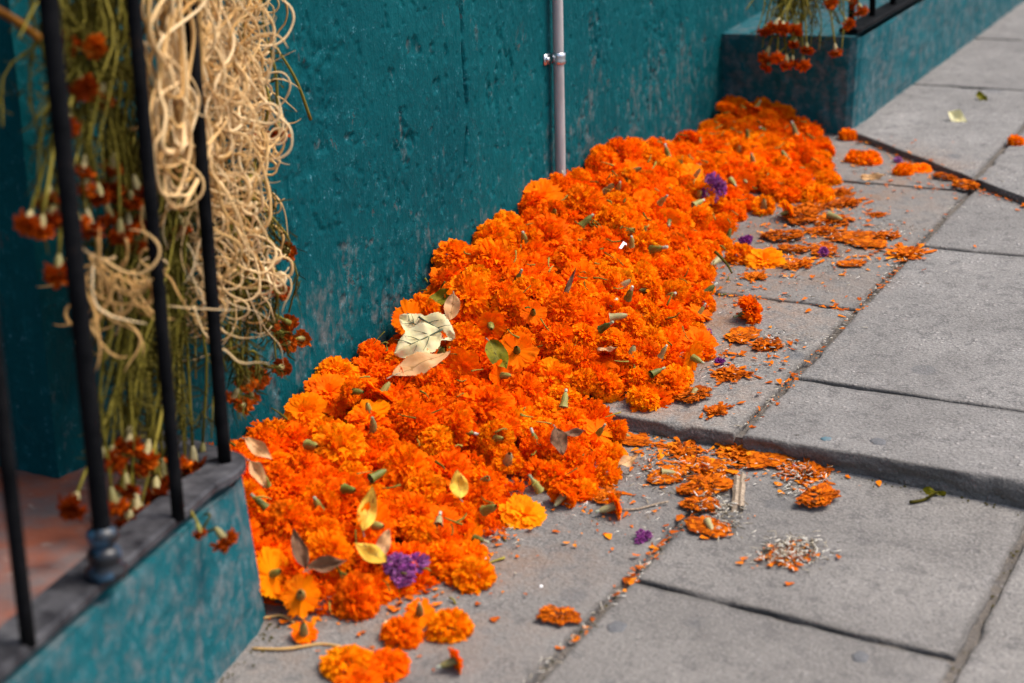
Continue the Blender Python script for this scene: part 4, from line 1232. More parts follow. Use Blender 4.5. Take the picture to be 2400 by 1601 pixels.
# purple blooms
purples = [(934, 1330, 42, "crumpled purple bloom at the near front edge of the heap"), (1662, 450, 36, "dark purple bloom standing upright in the far part of the heap"),
 (1748, 560, 17, "small magenta bud beside the heap on upper paving"), (1511, 1252, 19, "purple scrap of bloom alone on the lower paving"), (1930, 590, 16, "purple bud in the fringe litter on upper paving"),
 (1688, 843, 13, "tiny lilac bud at the heap's right edge"), (1862, 1092, 9, "tiny violet bud at the foot of the step"), (2105, 372, 12, "lilac speck in the gap of the far step"), (1655, 775, 13, "violet bud half buried at the heap's right edge")]
for i, (x, y, r, lab) in enumerate(purples):
    P = on_surface(x, y, 0.008); dep = (P - CAM_POS) @ FW; R = r * dep / FPX
    n = heap_normal(P[0], P[1]) if in_heap(P[0], P[1]) else ground_normal(P[1])
    P = np.array([P[0], P[1], float(heap_z(P[0], P[1])) if in_heap(P[0], P[1]) else float(z_ground(P[0], P[1]))]) + n * (0.25 * R if i not in (0, 1) else 0.010)
    o = new("purple_flower", PUR_ME[i % 3], None, P, quat_axis(n * 0.7 + TO_CAM(P) * 0.5, i * 1.3), (R / 0.026, R / 0.026 * 0.85, R / 0.026 * (1.5 if i == 1 else 0.9)))
    tag(o, lab, "flower", "purple blooms among the marigolds")

# ------------------------------------------------------------------ fallen leaves, sticks, scraps
def leaf_arrays(L, W, seed, fold=0.25, bend=0.3, serr=0.0, twist=0.0, nl=22, nw=9):
    rn = np.random.default_rng(seed)
    v = np.linspace(0, 1, nl); u = np.linspace(-1, 1, nw)
    Vv, U = np.meshgrid(v, u, indexing='ij')
    prof = np.sin(np.pi * np.clip(Vv, 0.005, 0.995) ** 0.8) ** 0.8
    saw = 1 + serr * (((Vv * 13) % 1.0) - 0.5) * (np.abs(U) > 0.9)
    X = U * W * prof * saw
    Yl = (Vv - 0.5) * L
    Z = fold * np.abs(X) + bend * L * ((Vv - 0.5) ** 2 * 1.6) + 0.004 * np.sin(Vv * 9 + rn.uniform(0, 6)) * U + 0.22 * L * (fbm(Vv * 3.5 + seed, U * 1.6 + seed, 3) - .5)
    a = twist * (Vv - 0.5)
    X, Z = X * np.cos(a) - Z * np.sin(a), X * np.sin(a) + Z * np.cos(a)
    side = np.abs(((Vv * 9 - np.abs(U) * 2.2) % 1.0) - 0.5)
    A = np.maximum(1 - np.abs(U) * 7, np.where(side < 0.07, 0.85, 0.0) * (np.abs(U) < 0.9))
    return np.stack([X, Yl, Z], -1).reshape(-1, 3), grid_faces(nl, nw), A.ravel()

def leaf(x, y, Lpx, Wpx, img_ang, mat, label, seed=1, lift=0.022, face=0.5, stem=True, name="fallen_leaf", **kw):
    """img_ang: direction of the leaf in the picture, degrees anticlockwise from right; tip that way"""
    P = on_surface(x, y, 0.010); dep = (P - CAM_POS) @ FW
    L, W = Lpx * dep / FPX, Wpx * dep / FPX
    inh = bool(in_heap(P[0], P[1]))
    n = heap_normal(P[0], P[1]) if inh else ground_normal(P[1])
    if inh: P = np.array([P[0], P[1], float(heap_z(P[0], P[1]))]) + n * (lift - 0.006)
    else: P = np.array([P[0], P[1], float(z_ground(P[0], P[1]))]) + n * 0.004
    nn = n * (1 - face) + TO_CAM(P) * face; nn /= np.linalg.norm(nn)
    a = math.radians(img_ang)
    d = RT * math.cos(a) + UP * math.sin(a)
    tcm = TO_CAM(P)
    # direction in the leaf plane that projects on d
    d = d - tcm * ((d @ nn) / (tcm @ nn)); fsh = 1.0 / max(0.35, np.linalg.norm(d)) ; L = L / fsh if np.linalg.norm(d) < 1.8 else L * 1.8
    d /= np.linalg.norm(d)
    s = np.cross(d, nn)
    V, F, A = leaf_arrays(L, W / 2, seed, **kw)
    Rm = Matrix(((s[0], d[0], nn[0]), (s[1], d[1], nn[1]), (s[2], d[2], nn[2])))
    o = new(name, mesh_data("leaf_blade", V, F, MAT[mat], True, {"pv": A}), None, P, Rm.to_quaternion())
    tag(o, label, "leaf", "fallen leaves on heap and paving")
    if stem:
        b = Build(); tube(b, spline([(0, -L / 2 + L * .12, 0.001), (0, -L / 2, 0.0015), (0.003, -L * 0.62, 0.004)], 6), [0.0012, 0.0011, 0.001, 0.001, 0.001, 0.0009], 5)
        new("stalk", b.mesh("stalk", MAT["wood"]), o)
    return o

leaf(985, 868, 145, 62, 22, "leaf_tan", "pale pinkish tan leaf lying under the cream veined leaves", 3, lift=0.026, face=0.45, serr=0.06, bend=0.1)
cl_ = [(975, 835, 120, 82, 205, 11), (1030, 795, 95, 70, 330, 12), (965, 790, 70, 60, 150, 13)]
root = None
for i, (x, y, L_, W_, an, sd_) in enumerate(cl_):
    o = leaf(x, y, L_, W_, an, "leaf_cream", "cream leaflet with dark green veins lying on the marigold heap, %s" % ("nearest of the three", "right of the three", "rearmost of the three")[i], sd_, lift=0.040, face=0.6, stem=False, serr=0.10, bend=-0.1, fold=0.06, nl=34)
    Lm = max(v.co.y for v in o.data.vertices)
    b = Build()
    tube(b, spline([(0, -Lm * 1.08, 0.004), (0, -Lm * 0.5, 0.003), (0, Lm * 0.35, 0.0035)], 10), np.linspace(0.0019, 0.0005, 10), 6)
    for q, sgn in ((-0.55, 1), (-0.5, -1), (-0.1, 1), (0.0, -1), (0.25, 1)):
        tube(b, spline([(0, Lm * q, 0.003), (sgn * Lm * 0.25, Lm * (q + 0.22), 0.0045), (sgn * Lm * 0.45, Lm * (q + 0.5), 0.0055)], 7), np.linspace(0.0009, 0.0002, 7), 5)
    new("vein", b.mesh("vein", MAT["vein"]), o)
leaf(1160, 858, 78, 52, 300, "leaf_green", "glossy yellow-green leaf in the middle of the heap", 21, lift=0.034, face=0.55, fold=0.3)
leaf(1063, 740, 64, 38, 260, "leaf_tan", "small tan pointed leaf under the large bright bloom", 22, lift=0.032, face=0.6)
leaf(1035, 700, 60, 40, 40, "leaf_green", "dark green leaf scrap behind the small tan leaf", 23, lift=0.02, face=0.5)
leaf(952, 662, 88, 30, 62, "leaf_tan", "tan leaf standing on edge between heap and wall", 24, lift=0.03, face=0.75, twist=0.8)
leaf(857, 1215, 105, 44, 78, "leaf_yellow", "long yellow leaf upright at the near front of the heap", 25, lift=0.034, face=0.72, fold=0.15)
leaf(860, 1312, 86, 42, 150, "leaf_yellow", "yellow leaf tip left of the purple bloom", 26, lift=0.030, face=0.6)
leaf(893, 1292, 70, 34, 70, "leaf_tan", "small tan leaf leaning on the purple bloom", 27, lift=0.034, face=0.7)
leaf(695, 1305, 96, 36, 108, "leaf_brown", "dark brown folded leaf in the near end of the heap", 28, lift=0.032, face=0.6, fold=0.9)
leaf(760, 1340, 92, 36, 10, "leaf_brown", "curled brown leaf in front of the dark folded one", 29, lift=0.030, face=0.5, fold=1.2, bend=0.5)
leaf(1300, 1060, 66, 40, 285, "leaf_brown", "grey-brown curled leaf at the near front slope of the heap", 30, lift=0.034, face=0.6)
leaf(1335, 1038, 50, 20, 10, "leaf_brown", "narrow grey-brown leaf end beside the curled grey leaf", 31, lift=0.034, face=0.6)
leaf(1467, 1100, 52, 26, 30, "leaf_tan", "pale leaf flake where the heap meets the step", 32, lift=0.03, face=0.4)
leaf(1065, 1160, 66, 44, 95, "leaf_yellow", "yellow leaf behind a grey bud on the near slope", 33, lift=0.034, face=0.65)
leaf(605, 1108, 80, 34, 320, "leaf_tan", "pale shell shaped leaf caught at the ledge corner, upper one", 34, lift=0.05, face=0.6, fold=0.8)
leaf(600, 1165, 70, 32, 300, "leaf_tan", "pale shell shaped leaf caught at the ledge corner, lower one", 35, lift=0.05, face=0.6, fold=0.8)
leaf(2245, 273, 48, 30, 330, "leaf_cream", "pale yellow leaf alone on the far paving", 36, stem=False, fold=0.5)
leaf(2302, 225, 32, 20, 320, "leaf_green", "dark green leaf on a far paving joint", 37, stem=False, fold=0.5)
leaf(2190, 1146, 56, 16, 350, "leaf_green", "slender green leaf at the foot of the step", 38, stem=False, fold=0.4)
leaf(1760, 590, 44, 34, 110, "leaf_brown", "dry brown leaf standing at the heap's right edge", 39, lift=0.02, face=0.6, stem=False)
leaf(2046, 410, 58, 22, 5, "leaf_tan", "pale dry leaf below the far pair of marigolds", 40, stem=False)
leaf(1320, 700, 90, 12, 68, "leaf_brown", "thin grassy brown blade sticking out of the heap", 41, lift=0.04, face=0.8, stem=False)
leaf(1417, 833, 46, 11, 5, "leaf_tan", "thin pale straw flake on the heap's right slope", 42, lift=0.03, face=0.5, stem=False)

def piece(name, x, y, ang, L, mk, label, cat, lift=0.0, heap=False):
    P = on_surface(x, y, 0.010 if heap else 0)
    n = heap_normal(P[0], P[1]) if heap else ground_normal(P[1])
    P = np.array([P[0], P[1], float(heap_z(P[0], P[1]) if heap else z_ground(P[0], P[1]))]) + n * lift
    a = math.radians(ang); d = RT * math.cos(a) + UP * math.sin(a); tc = TO_CAM(P)
    d = d - tc * ((d @ n) / (tc @ n)); d /= np.linalg.norm(d); s = np.cross(d, n)
    Rm = Matrix(((s[0], d[0], n[0]), (s[1], d[1], n[1]), (s[2], d[2], n[2])))
    o = new(name, mk, None, P, Rm.to_quaternion())
    return tag(o, label, cat)
b = Build()
prof = np.array([(-0.008, 0), (-0.0085, 0.006), (-0.004, 0.0095), (0.0, 0.0075), (0.0035, 0.010), (0.0085, 0.0065), (0.008, 0)])
ysn = np.linspace(-0.048, 0.048, 14)
Vs = np.stack([np.c_[prof[:, 0] * (1 + 0.08 * math.sin(k)), np.full(7, yy) + 0.004 * RNG.normal(0, 1, 7) * (k in (0, 13)), prof[:, 1]] for k, yy in enumerate(ysn)])
b.add(Vs.reshape(-1, 3), grid_faces(14, 7))
b.add(np.vstack([Vs[0], Vs[0].mean(0)]), np.array([(7, i, i + 1, 7) for i in range(6)])[:, :4] if False else np.array([(0, 1, 2, 3), (0, 3, 4, 6), (3, 4, 5, 6)])[:2])
piece("wooden_stick", 1731, 1162, 86, 0.09, b.mesh("wooden_stick", MAT["wood"], False), "short split grey wooden stick on paving below the step", "stick", 0.0005)
b = Build()
tube(b, spline([(0.0, -0.02, 0.004), (0.002, 0, 0.003), (0.0, 0.018, 0.006)], 8), 0.0024, 6)
tube(b, spline([(0.001, 0.004, 0.003), (0.006, 0.014, 0.010), (0.008, 0.02, 0.014)], 6), 0.0018, 6)
piece("twig", 2160, 1176, 15, 0.04, b.mesh("twig", MAT["stem"]), "tiny forked green twig on the lower paving at right", "twig", 0.0)
b = Build(); tube(b, spline([(0, -0.035, 0.003), (0.003, -0.01, 0.002), (-0.002, 0.02, 0.003), (0, 0.035, 0.005)], 10), 0.0016, 5)
piece("twig", 1510, 1192, 8, 0.07, b.mesh("twig", MAT["wood"]), "thin dry brown twig beside the small marigold on lower paving", "twig")
b = Build(); b.add([(-0.004, -0.016, 0.0), (0.003, -0.018, 0.002), (0.005, 0.012, 0.006), (-0.002, 0.016, 0.010), (0.008, 0.018, 0.007)], np.array([(0, 1, 2, 3), (2, 4, 3, 3)])[:1])
b.add([(-0.002, 0.016, 0.010), (0.005, 0.012, 0.006), (0.010, 0.013, 0.004), (0.008, 0.019, 0.006)], np.array([(0, 1, 2, 3)]))
piece("paper_scrap", 1440, 612, 58, 0.03, b.mesh("paper_scrap", MAT["paper"], False), "small bent white paper strip on top of the heap", "paper", 0.040, True).scale = (0.7, 0.7, 0.7)
b = Build(); tube(b, spline([(0, -0.045, 0.0), (0.004, -0.015, 0.004), (0.0, 0.02, 0.002), (0.003, 0.05, 0.0)], 10), np.linspace(0.0032, 0.002, 10), 6)
piece("twig", 1680, 640, 310, 0.1, b.mesh("twig", MAT["stem"]), "dark green stem lying across the heap's right side", "twig", 0.034, True)
for i, (x, y, an, pts, lab) in enumerate([
    (690, 1522, 5, [(-0.006, -0.05, 0.002), (0.004, -0.01, 0.004), (-0.003, 0.03, 0.002), (0.008, 0.055, 0.003)], "longest curl of pale dry tendril on paving next to the ledge foot"),
    (655, 1438, 350, [(0.006, -0.02, 0.002), (-0.004, 0.0, 0.004), (0.005, 0.022, 0.003)], "short pale tendril curl between heap and ledge foot"),
    (905, 1478, 110, [(0.004, -0.016, 0.002), (-0.002, 0.0, 0.003), (0.003, 0.017, 0.002)], "small straw coloured curl left of the touching pair of marigolds")]):
    b = Build(); tube(b, spline(pts, 14), 0.0019, 6, 0.7)
    piece("dry_tendril", x, y, an, 0, b.mesh("dry_tendril", MAT["tendril"]), lab, "tendril")

# ------------------------------------------------------------------ loose petals, seeds and crumbs (nobody could count them)
def litter(name, spots, mat, make, label, cat):
    b = Build()
    for (x, y, z, n) in spots: make(b, x, y, z, n)
    o = new(name, b.mesh(name, mat)); tag(o, label, cat, kind="stuff"); return o
def scatter(px_blobs):
    out = []
    for (x, y, sx, sy, cnt) in px_blobs:
        low = on_surface(x, y)[1] < STEP_Y
        for k in range(cnt):
            P = on_surface(x + RNG.normal(0, sx), y + RNG.normal(0, sy))
            P[2] = float(z_ground(P[0], P[1]))
            if in_heap(P[0], P[1]) and P[0] < front_x(P[1]) - 0.04: continue
            if P[0] < 0.1 or (low and P[1] > STEP_Y - 0.006) or (not low and P[1] < STEP_Y + 0.012): continue
            out.append((P[0], P[1], P[2], ground_normal(P[1])))
    return out
def mk_petal(b, x, y, z, n):
    rn = RNG
    L = 0.003 + 0.013 * rn.random() ** 1.8; g = petal_grid(L, L * rn.uniform(0.22, 0.42), 3, 4, rn.uniform(-1, 1), 0.4, 0.1, rn)
    a = rn.uniform(0, 6.28); d = np.array([math.cos(a), math.sin(a), 0]); s = np.array([-math.sin(a), math.cos(a), 0])
    P = g[:, 1:2] * d + g[:, :1] * s + np.abs(g[:, 2:]) * n * 0.6 + np.array([x, y, z + 0.0012]) + n * rn.uniform(0, 0.003)
    P[:, 2] += TS * (P[:, 1] - y)
    b.add(P, grid_faces(3, 4), float(rn.random()))
def mk_seed(b, x, y, z, n):
    rn = RNG
    L = rn.uniform(0.004, 0.012); a = rn.uniform(0, 6.28); w = rn.uniform(0.0004, 0.0009)
    d = np.array([math.cos(a), math.sin(a), 0]); s = np.array([-math.sin(a), math.cos(a), 0]); c = np.array([x, y, z + rn.uniform(0.0015, 0.010)])
    dz = np.array([0, 0, rn.uniform(-0.2, 0.35) * L]); up_ = n * 0.0006
    V = [c - d * L / 2 - s * w, c - d * L / 2 + s * w, c + d * L / 2 + s * w * .6 + dz, c + d * L / 2 - s * w * .6 + dz]
    V += [v + up_ for v in V]
    b.add(V, np.array([(3, 2, 1, 0), (4, 5, 6, 7), (0, 1, 5, 4), (1, 2, 6, 5), (2, 3, 7, 6), (3, 0, 4, 7)]), float(rn.random()))
blobs_p = [(1620, 1095, 70, 28, 150), (1760, 1080, 80, 22, 120), (1880, 1120, 40, 25, 50), (1520, 1050, 40, 18, 50), (1450, 1180, 60, 35, 45), (1380, 1230, 80, 40, 35), (1160, 1260, 40, 30, 40), (1900, 560, 90, 40, 220), (2010, 600, 60, 25, 60), (1820, 660, 90, 40, 70), (1760, 820, 50, 22, 50), (1700, 880, 35, 18, 30), (1880, 480, 60, 40, 90), (2080, 400, 90, 35, 70), (2200, 440, 50, 20, 40), (1690, 960, 30, 12, 15), (1960, 1115, 120, 20, 18), (1660, 1240, 60, 25, 30), (1840, 1310, 60, 22, 30), (780, 1440, 120, 25, 50), (1000, 1400, 100, 25, 40), (860, 1540, 100, 25, 25), (1700, 700, 30, 12, 25), (1740, 640, 60, 28, 70), (1950, 520, 110, 45, 160), (1640, 1090, 110, 30, 120), (1780, 860, 60, 30, 40)]
litter("petal_litter", scatter(blobs_p), MAT["trampled"], mk_petal, "loose orange petals strewn over the paving round the heap", "petals")
# petals washed along the long joints
jl = []
for k in range(150):
    y = RNG.uniform(1.55, 2.12); 
    if RNG.random() < 0.3 + 0.7 * (y > 1.72): x = JL + RNG.normal(0, 0.005); jl.append((x, y, float(z_lower(x, y)) - 0.004, ground_normal(y)))
for k in range(170):
    y = RNG.uniform(2.15, 3.2); x = JU + RNG.normal(0, 0.005)
    if RNG.random() < 0.35 + 0.65 * (abs(y - 2.95) < 0.18) or y < 2.4: jl.append((x, y, float(z_upper(x, y)) - 0.004, ground_normal(y)))
for k in range(40):
    x = RNG.uniform(0.5, JU); y = 2.701 + RNG.normal(0, 0.003); jl.append((x, y, float(z_upper(x, y)) - 0.004, ground_normal(y)))
for k in range(120):
    x = RNG.uniform(0.35, 0.9); y = float(far_edge(x)) - abs(RNG.normal(0, 0.02)); jl.append((x, y, float(z_upper(x, y)), ground_normal(y)))
litter("joint_petals", jl, MAT["trampled"], mk_petal, "orange petal bits caught in the paving joints", "petals")
blobs_s = [(1560, 1115, 40, 15, 110), (1640, 1110, 60, 25, 90), (1880, 1110, 36, 18, 170), (1690, 1195, 25, 14, 60), (1660, 1180, 22, 12, 90), (1850, 1300, 40, 17, 420), (1700, 1235, 28, 16, 90), (1880, 1155, 30, 10, 60), (1800, 800, 40, 14, 80), (2080, 545, 40, 12, 70), (1960, 590, 90, 30, 170), (1900, 520, 60, 25, 90), (1700, 870, 40, 16, 40), (1450, 1190, 90, 40, 50), (1720, 1050, 80, 20, 60), (1160, 1260, 60, 40, 30), (2100, 400, 90, 30, 80), (1270, 1100, 60, 40, 0), (1800, 680, 100, 40, 60)]
litter("seed_litter", scatter(blobs_s), MAT["seed"], mk_seed, "pale slivers of marigold seed scattered over paving and crushed heads", "seeds")
js = [(JL + RNG.normal(0, 0.005), y, float(z_lower(JL, y)) - 0.004, ground_normal(1)) for y in RNG.uniform(1.2, 2.1, 150)] + [(JU + RNG.normal(0, 0.005), y, float(z_upper(JU, y)) - 0.004, ground_normal(3)) for y in RNG.uniform(2.15, 3.4, 160)]
litter("joint_seeds", js, MAT["seed"], mk_seed, "pale seed slivers lying in the long paving joints", "seeds")

# broken stems and leaf shreds on the heap and along its foot
b = Build()
for k in range(180):
    yq = RNG.uniform(Y0 + 0.03, 3.8); xw = float(wall_x(yq)); xf = float(front_x(yq)); xq = RNG.uniform(xw + 0.03, xf + 0.03)
    if yq < 1.50 and xq < 0.34: continue
    inh = xq < xf - 0.015
    nrm = heap_normal(xq, yq) if inh else ground_normal(yq)
    P = np.array([xq, yq, float(heap_z(xq, yq)) if inh else float(z_ground(xq, yq))]) + nrm * (RNG.uniform(0.016, 0.030) if inh else 0.002)
    d = RNG.normal(0, 1, 3); d -= nrm * (d @ nrm) * 0.7; d /= np.linalg.norm(d); L = RNG.uniform(0.010, 0.032)
    tube(b, spline([P - d * L / 2, P + RNG.normal(0, 0.002, 3), P + d * L / 2], 5), np.linspace(0.0017, 0.0008, 5) * RNG.uniform(0.6, 1.3), 4, float(RNG.random()))
o = new("stem_litter", b.mesh("stem_litter", MAT["stem"])); tag(o, "short broken olive stems strewn through the heap and along its foot", "stems", kind="stuff")
# dark crumbs of soil along the ledge foot, the joints and the far step
cr_ = []
for k in range(420):
    u = RNG.random()
    if u < 0.35: y = RNG.uniform(0.95, 1.47); x = near_front(y) + abs(RNG.normal(0, 0.012)); z = float(z_lower(x, y))
    elif u < 0.55: x = RNG.uniform(0.30, 1.2); y = float(far_edge(x)) - abs(RNG.normal(0, 0.008)); z = float(z_upper(x, y))
    elif u < 0.75: x = RNG.uniform(0.6, 1.5); y = STEP_Y - abs(RNG.normal(0, 0.008)) - 0.006; z = float(z_lower(x, y))
    else: y = RNG.uniform(1.1, 2.1); x = RNG.choice([JL, JR]) + RNG.normal(0, 0.004); z = float(z_lower(x, y)) - 0.005
    cr_.append((x, y, z, ground_normal(y)))
def mk_crumb(b, x, y, z, n):
    r = RNG.uniform(0.0008, 0.0026); c = np.array([x, y, z + r * 0.5])
    V = np.array([(1, 0, 0), (0, 1, 0), (-1, 0, 0), (0, -1, 0), (0, 0, 1), (0, 0, -1)]) * r * RNG.uniform(0.6, 1.3, (6, 3)) + c
    b.add(np.vstack([V, V[4], V[5]]), np.array([(0, 1, 4, 6), (1, 2, 4, 6), (2, 3, 4, 6), (3, 0, 4, 6)]), float(RNG.random() * 0.4))
litter("soil_crumbs", cr_, MAT["foliage"], mk_crumb, "dark crumbs of soil in joints and along the ledge foot", "soil")
# trodden gum and a paint splash
def gum(x, y, r, mat, label, cat, name):
    P = on_surface(x, y); P[2] = float(z_ground(P[0], P[1])); R = r * ((P - CAM_POS) @ FW) / FPX
    b = Build(); n = 26; a_ = np.linspace(0, 2 * np.pi, n, endpoint=False); rr = R * (1 + 0.10 * np.sin(2 * a_ + x) + 0.06 * np.sin(5 * a_ + y) + RNG.normal(0, 0.02, n))
    V = []; prof = [(1.0, -0.0006), (0.93, 0.0007), (0.6, 0.0010), (0.05, 0.0010)]
    for (f, h) in prof: V += [(math.cos(t_) * q * f, math.sin(t_) * q * f, h) for t_, q in zip(a_, rr)]
    i, j = np.meshgrid(np.arange(3), np.arange(n), indexing='ij'); a0 = (i * n + j).ravel(); a1 = (i * n + (j + 1) % n).ravel()
    b.add(V, np.stack([a0, a1, a1 + n, a0 + n], 1))
    tag(new(name, b.mesh(name, mat), None, P, quat_axis(ground_normal(P[1]), 0.0)), label, cat)
m_, t_, b_ = mat_base("trodden_gum", 0.7, 0.1)
t_.links.new(ramp(t_, noise(t_, coords(t_), 300, 3), [(0.3, (0.09, 0.093, 0.10)), (0.7, (0.15, 0.148, 0.15))]), b_.inputs["Base Color"]); MAT["gum"] = m_
m_, t_, b_ = mat_base("teal_paint_drip", 0.6, 0.1)
t_.links.new(ramp(t_, noise(t_, coords(t_), 200, 3), [(0.3, (0.05, 0.14, 0.18)), (0.7, (0.16, 0.19, 0.20))]), b_.inputs["Base Color"]); MAT["drip"] = m_
gum(1445, 1470, 25, MAT["gum"], "round grey gum spot beside the long joint on lower paving", "gum", "gum_spot")
gum(2016, 1540, 22, MAT["gum"], "faint grey gum spot near the bottom right slab joint", "gum", "gum_spot")
gum(2058, 1036, 20, MAT["gum"], "bluish grey spot on the upper slab near the step", "gum", "gum_spot")
gum(1936, 1029, 12, MAT["drip"], "teal paint drip on the upper slab by the step", "paint drip", "paint_drip")
gum(1268, 1375, 5, MAT["paper"], "tiny white fleck on the lower paving right of the heap", "paint drip", "paint_drip")

# ------------------------------------------------------------------ dried bunches hanging in the grille
def sprig(parent, P0, P1, head, o_inv, r=0.0017, scale=1.0, pale=True, leafy=0, name="stem", down=None):
    """one dried marigold on its stem, from P0 (tie) to P1 (where the base of the head sits)"""
    P0 = np.asarray(P0, float); P1 = np.asarray(P1, float)
    m1 = P0 * 0.66 + P1 * 0.34 + RNG.normal(0, 0.011, 3); m2 = P0 * 0.33 + P1 * 0.67 + RNG.normal(0, 0.009, 3)
    pts = spline([P0, m1, m2, P1], 12)
    b = Build(); a = float(RNG.random())
    tube(b, pts - o_inv, np.linspace(r * 0.8, r * 1.15, 12), 5, a)
    st = new(name, b.mesh(name, MAT["stem"]), parent)
    ax = P1 - pts[-3] if down is None else np.asarray(down, float)
    q = quat_axis(ax, RNG.uniform(0, 6.28))
    axn = ax / np.linalg.norm(ax)
    h = new("flower_head", DRY_ME[head % 5], parent, P1 - o_inv + axn * 0.018 * scale, q, scale * 1.08)
    new("calyx", (CALP_ME if pale else CAL_ME)[head % 3], h, (0, 0, 0), None, 0.66)
    return pts

def foliage_part(parent, curves, o_inv, n, spread=0.022):
    b = Build()
    for k in range(n):
        c = curves[RNG.integers(len(curves))]
        i = RNG.integers(1, len(c) - 1)
        p = c[i] + RNG.normal(0, 0.004, 3)
        d = RNG.normal(0, 1, 3); d[2] = -abs(d[2]) - 0.5; d /= np.linalg.norm(d)
        L = RNG.uniform(0.010, 0.032)
        s = np.cross(d, RNG.normal(0, 1, 3)); s /= np.linalg.norm(s); w = RNG.uniform(0.0006, 0.0017)
        m = p + d * L * 0.5 + RNG.normal(0, 0.003, 3); e = p + d * L + RNG.normal(0, 0.005, 3)
        V = np.array([p - s * w * .4, p + s * w * .4, m - s * w, m + s * w, e - s * w * .3, e + s * w * .3]) - o_inv
        b.add(V, np.array([(0, 1, 3, 2), (2, 3, 5, 4)]), float(RNG.random()))
    f = new("withered_foliage", b.mesh("withered_foliage", MAT["foliage"]), parent); f["kind"] = "stuff"

def bunch(label, tie_px, tie_off, heads, off, nfill, leaf_n, stem_r=0.0017, hs=1.0, pale=True, spread=18, jitter=0.03, place=at_hang, up_px=34):
    tie = place(tie_px[0], tie_px[1], tie_off)
    root = empty("hanging_marigold_bunch", tie)
    tag(root, label, "flowers", "dried marigold bunches tied to the grilles")
    curves = []
    for i, h in enumerate(heads):
        dd = off - 0.5 * jitter + RNG.uniform(-0.5, 0.4) * jitter
        tgt = place(h[0], h[1] - up_px * 1.0, dd)
        st = place(tie_px[0] + (h[0] - tie_px[0]) * 0.35 + RNG.normal(0, spread), tie_px[1], tie_off + RNG.uniform(-0.02, 0.02))
        if len(h) > 2: st = place(h[2], h[3], dd)
        curves.append(sprig(root, st, tgt, i + int(h[0]), tie, stem_r, hs * RNG.uniform(0.85, 1.15), pale or RNG.random() < 0.5))
    for k in range(nfill):
        x = tie_px[0] + RNG.normal(0, spread * 1.3)
        p0 = place(x, tie_px[1], tie_off + RNG.uniform(-0.03, 0.03))
        h = heads[RNG.integers(len(heads))]
        p1 = place(x * 0.3 + h[0] * 0.7 + RNG.normal(0, spread * 1.2), tie_px[1] + (h[1] - tie_px[1]) * RNG.uniform(0.5, 0.96), off + RNG.uniform(-jitter, jitter))
        pts = spline([p0, p0 * .66 + p1 * .34 + RNG.normal(0, 0.012, 3), p0 * .33 + p1 * .67 + RNG.normal(0, 0.012, 3), p1], 12)
        b = Build(); tube(b, pts - tie, np.linspace(stem_r, stem_r * 0.6, 12), 5, float(RNG.random()))
        new("stem", b.mesh("stem", MAT["stem"]), root); curves.append(pts)
    foliage_part(root, curves, tie, leaf_n)
    tb = Build(); tube(tb, [place(tie_px[0] + dx, tie_px[1] + 6 * math.sin(dx), tie_off - 0.03) - tie for dx in np.linspace(-spread * 2, spread * 2, 12)], 0.0022, 6, 0.3)
    new("string", tb.mesh("string", MAT["tendril"]), root)
    return root

bunch("dried marigold bunch with dark orange heads hanging behind the bars, upper left", (225, -110), 0.06,
      [(153, 100), (227, 130), (189, 215), (240, 235), (205, 225), (199, 405), (265, 400), (199, 445), (281, 470), (316, 455), (115, 470), (71, 535), (250, 515), (281, 556), (324, 582), (138, 640), (204, 535), (100, 545), (305, 480), (420, 545), (230, 470), (175, 520), (300, 540), (270, 440), (160, 300), (330, 520), (125, 520)],
      0.052, 46, 2400, spread=50, jitter=0.030, hs=0.76)
bunch("dried marigold bunch hanging low behind the bars, its heads touching the ledge top", (370, 300), 0.085,
      [(263, 1080), (347, 1075), (304, 1042), (294, 1150), (181, 1190), (365, 1160), (291, 1240), (378, 1190), (475, 1078), (434, 1105), (317, 1195), (262, 1185), (330, 1220), (400, 1140), (452, 1090), (240, 1090), (320, 1100), (280, 1190), (350, 1200), (410, 1085), (380, 1120), (305, 1230)],
      0.045, 64, 5000, spread=42, jitter=0.022, hs=0.80)
bunch("sparse dried marigold sprigs poking out right of the last near bar", (560, 420), 0.05,
      [(618, 340, 600, -60), (650, 318, 610, -60), (664, 612, 590, 420), (655, 705, 560, 540), (668, 785, 540, 640), (652, 812, 540, 660), (700, 828, 540, 700), (668, 832, 540, 690), (572, 912, 545, 760), (604, 905, 545, 780), (655, 895, 545, 800), (556, 946, 540, 800), (567, 985, 540, 820), (610, 690, 560, 560), (640, 780, 540, 640), (590, 950, 545, 830)],
      0.05, 24, 1500, spread=22, jitter=0.02, pale=False, stem_r=0.0020, hs=0.76)
bunch("dried marigold bunch drooping over the end of the far ledge", (1880, -90), 0.02,
      [(1801, 134), (1822, 138), (1809, 163), (1843, 153), (1865, 112), (1882, 156), (1957, 126), (1824, 68), (1794, 77), (1981, 63), (1984, 20), (2013, 28), (1835, 70), (1858, 150), (1890, 120), (1870, 75), (1935, 20)],
      0.0, 44, 900, stem_r=0.0022, hs=1.0, spread=26, jitter=0.02, pale=True, place=at_far, up_px=20)
# a stray sprig hanging out beneath the near rail
_o = at_hang(480, 1225, -0.035)
root = empty("hanging_marigold_sprig", _o)
tag(root, "small orange marigold with pale base poking out below the rail of the near grille", "flower")
sprig(root, at_hang(465, 1212, -0.020), at_hang(506, 1238, -0.052), 2, _o, 0.0015, 0.85, True, down=RT * 0.6 - UP * 0.8)
sprig(root, at_hang(450, 1218, -0.020), at_hang(462, 1230, -0.050), 1, _o, 0.0015, 0.5, False, down=RT * 0.3 - UP * 0.9)

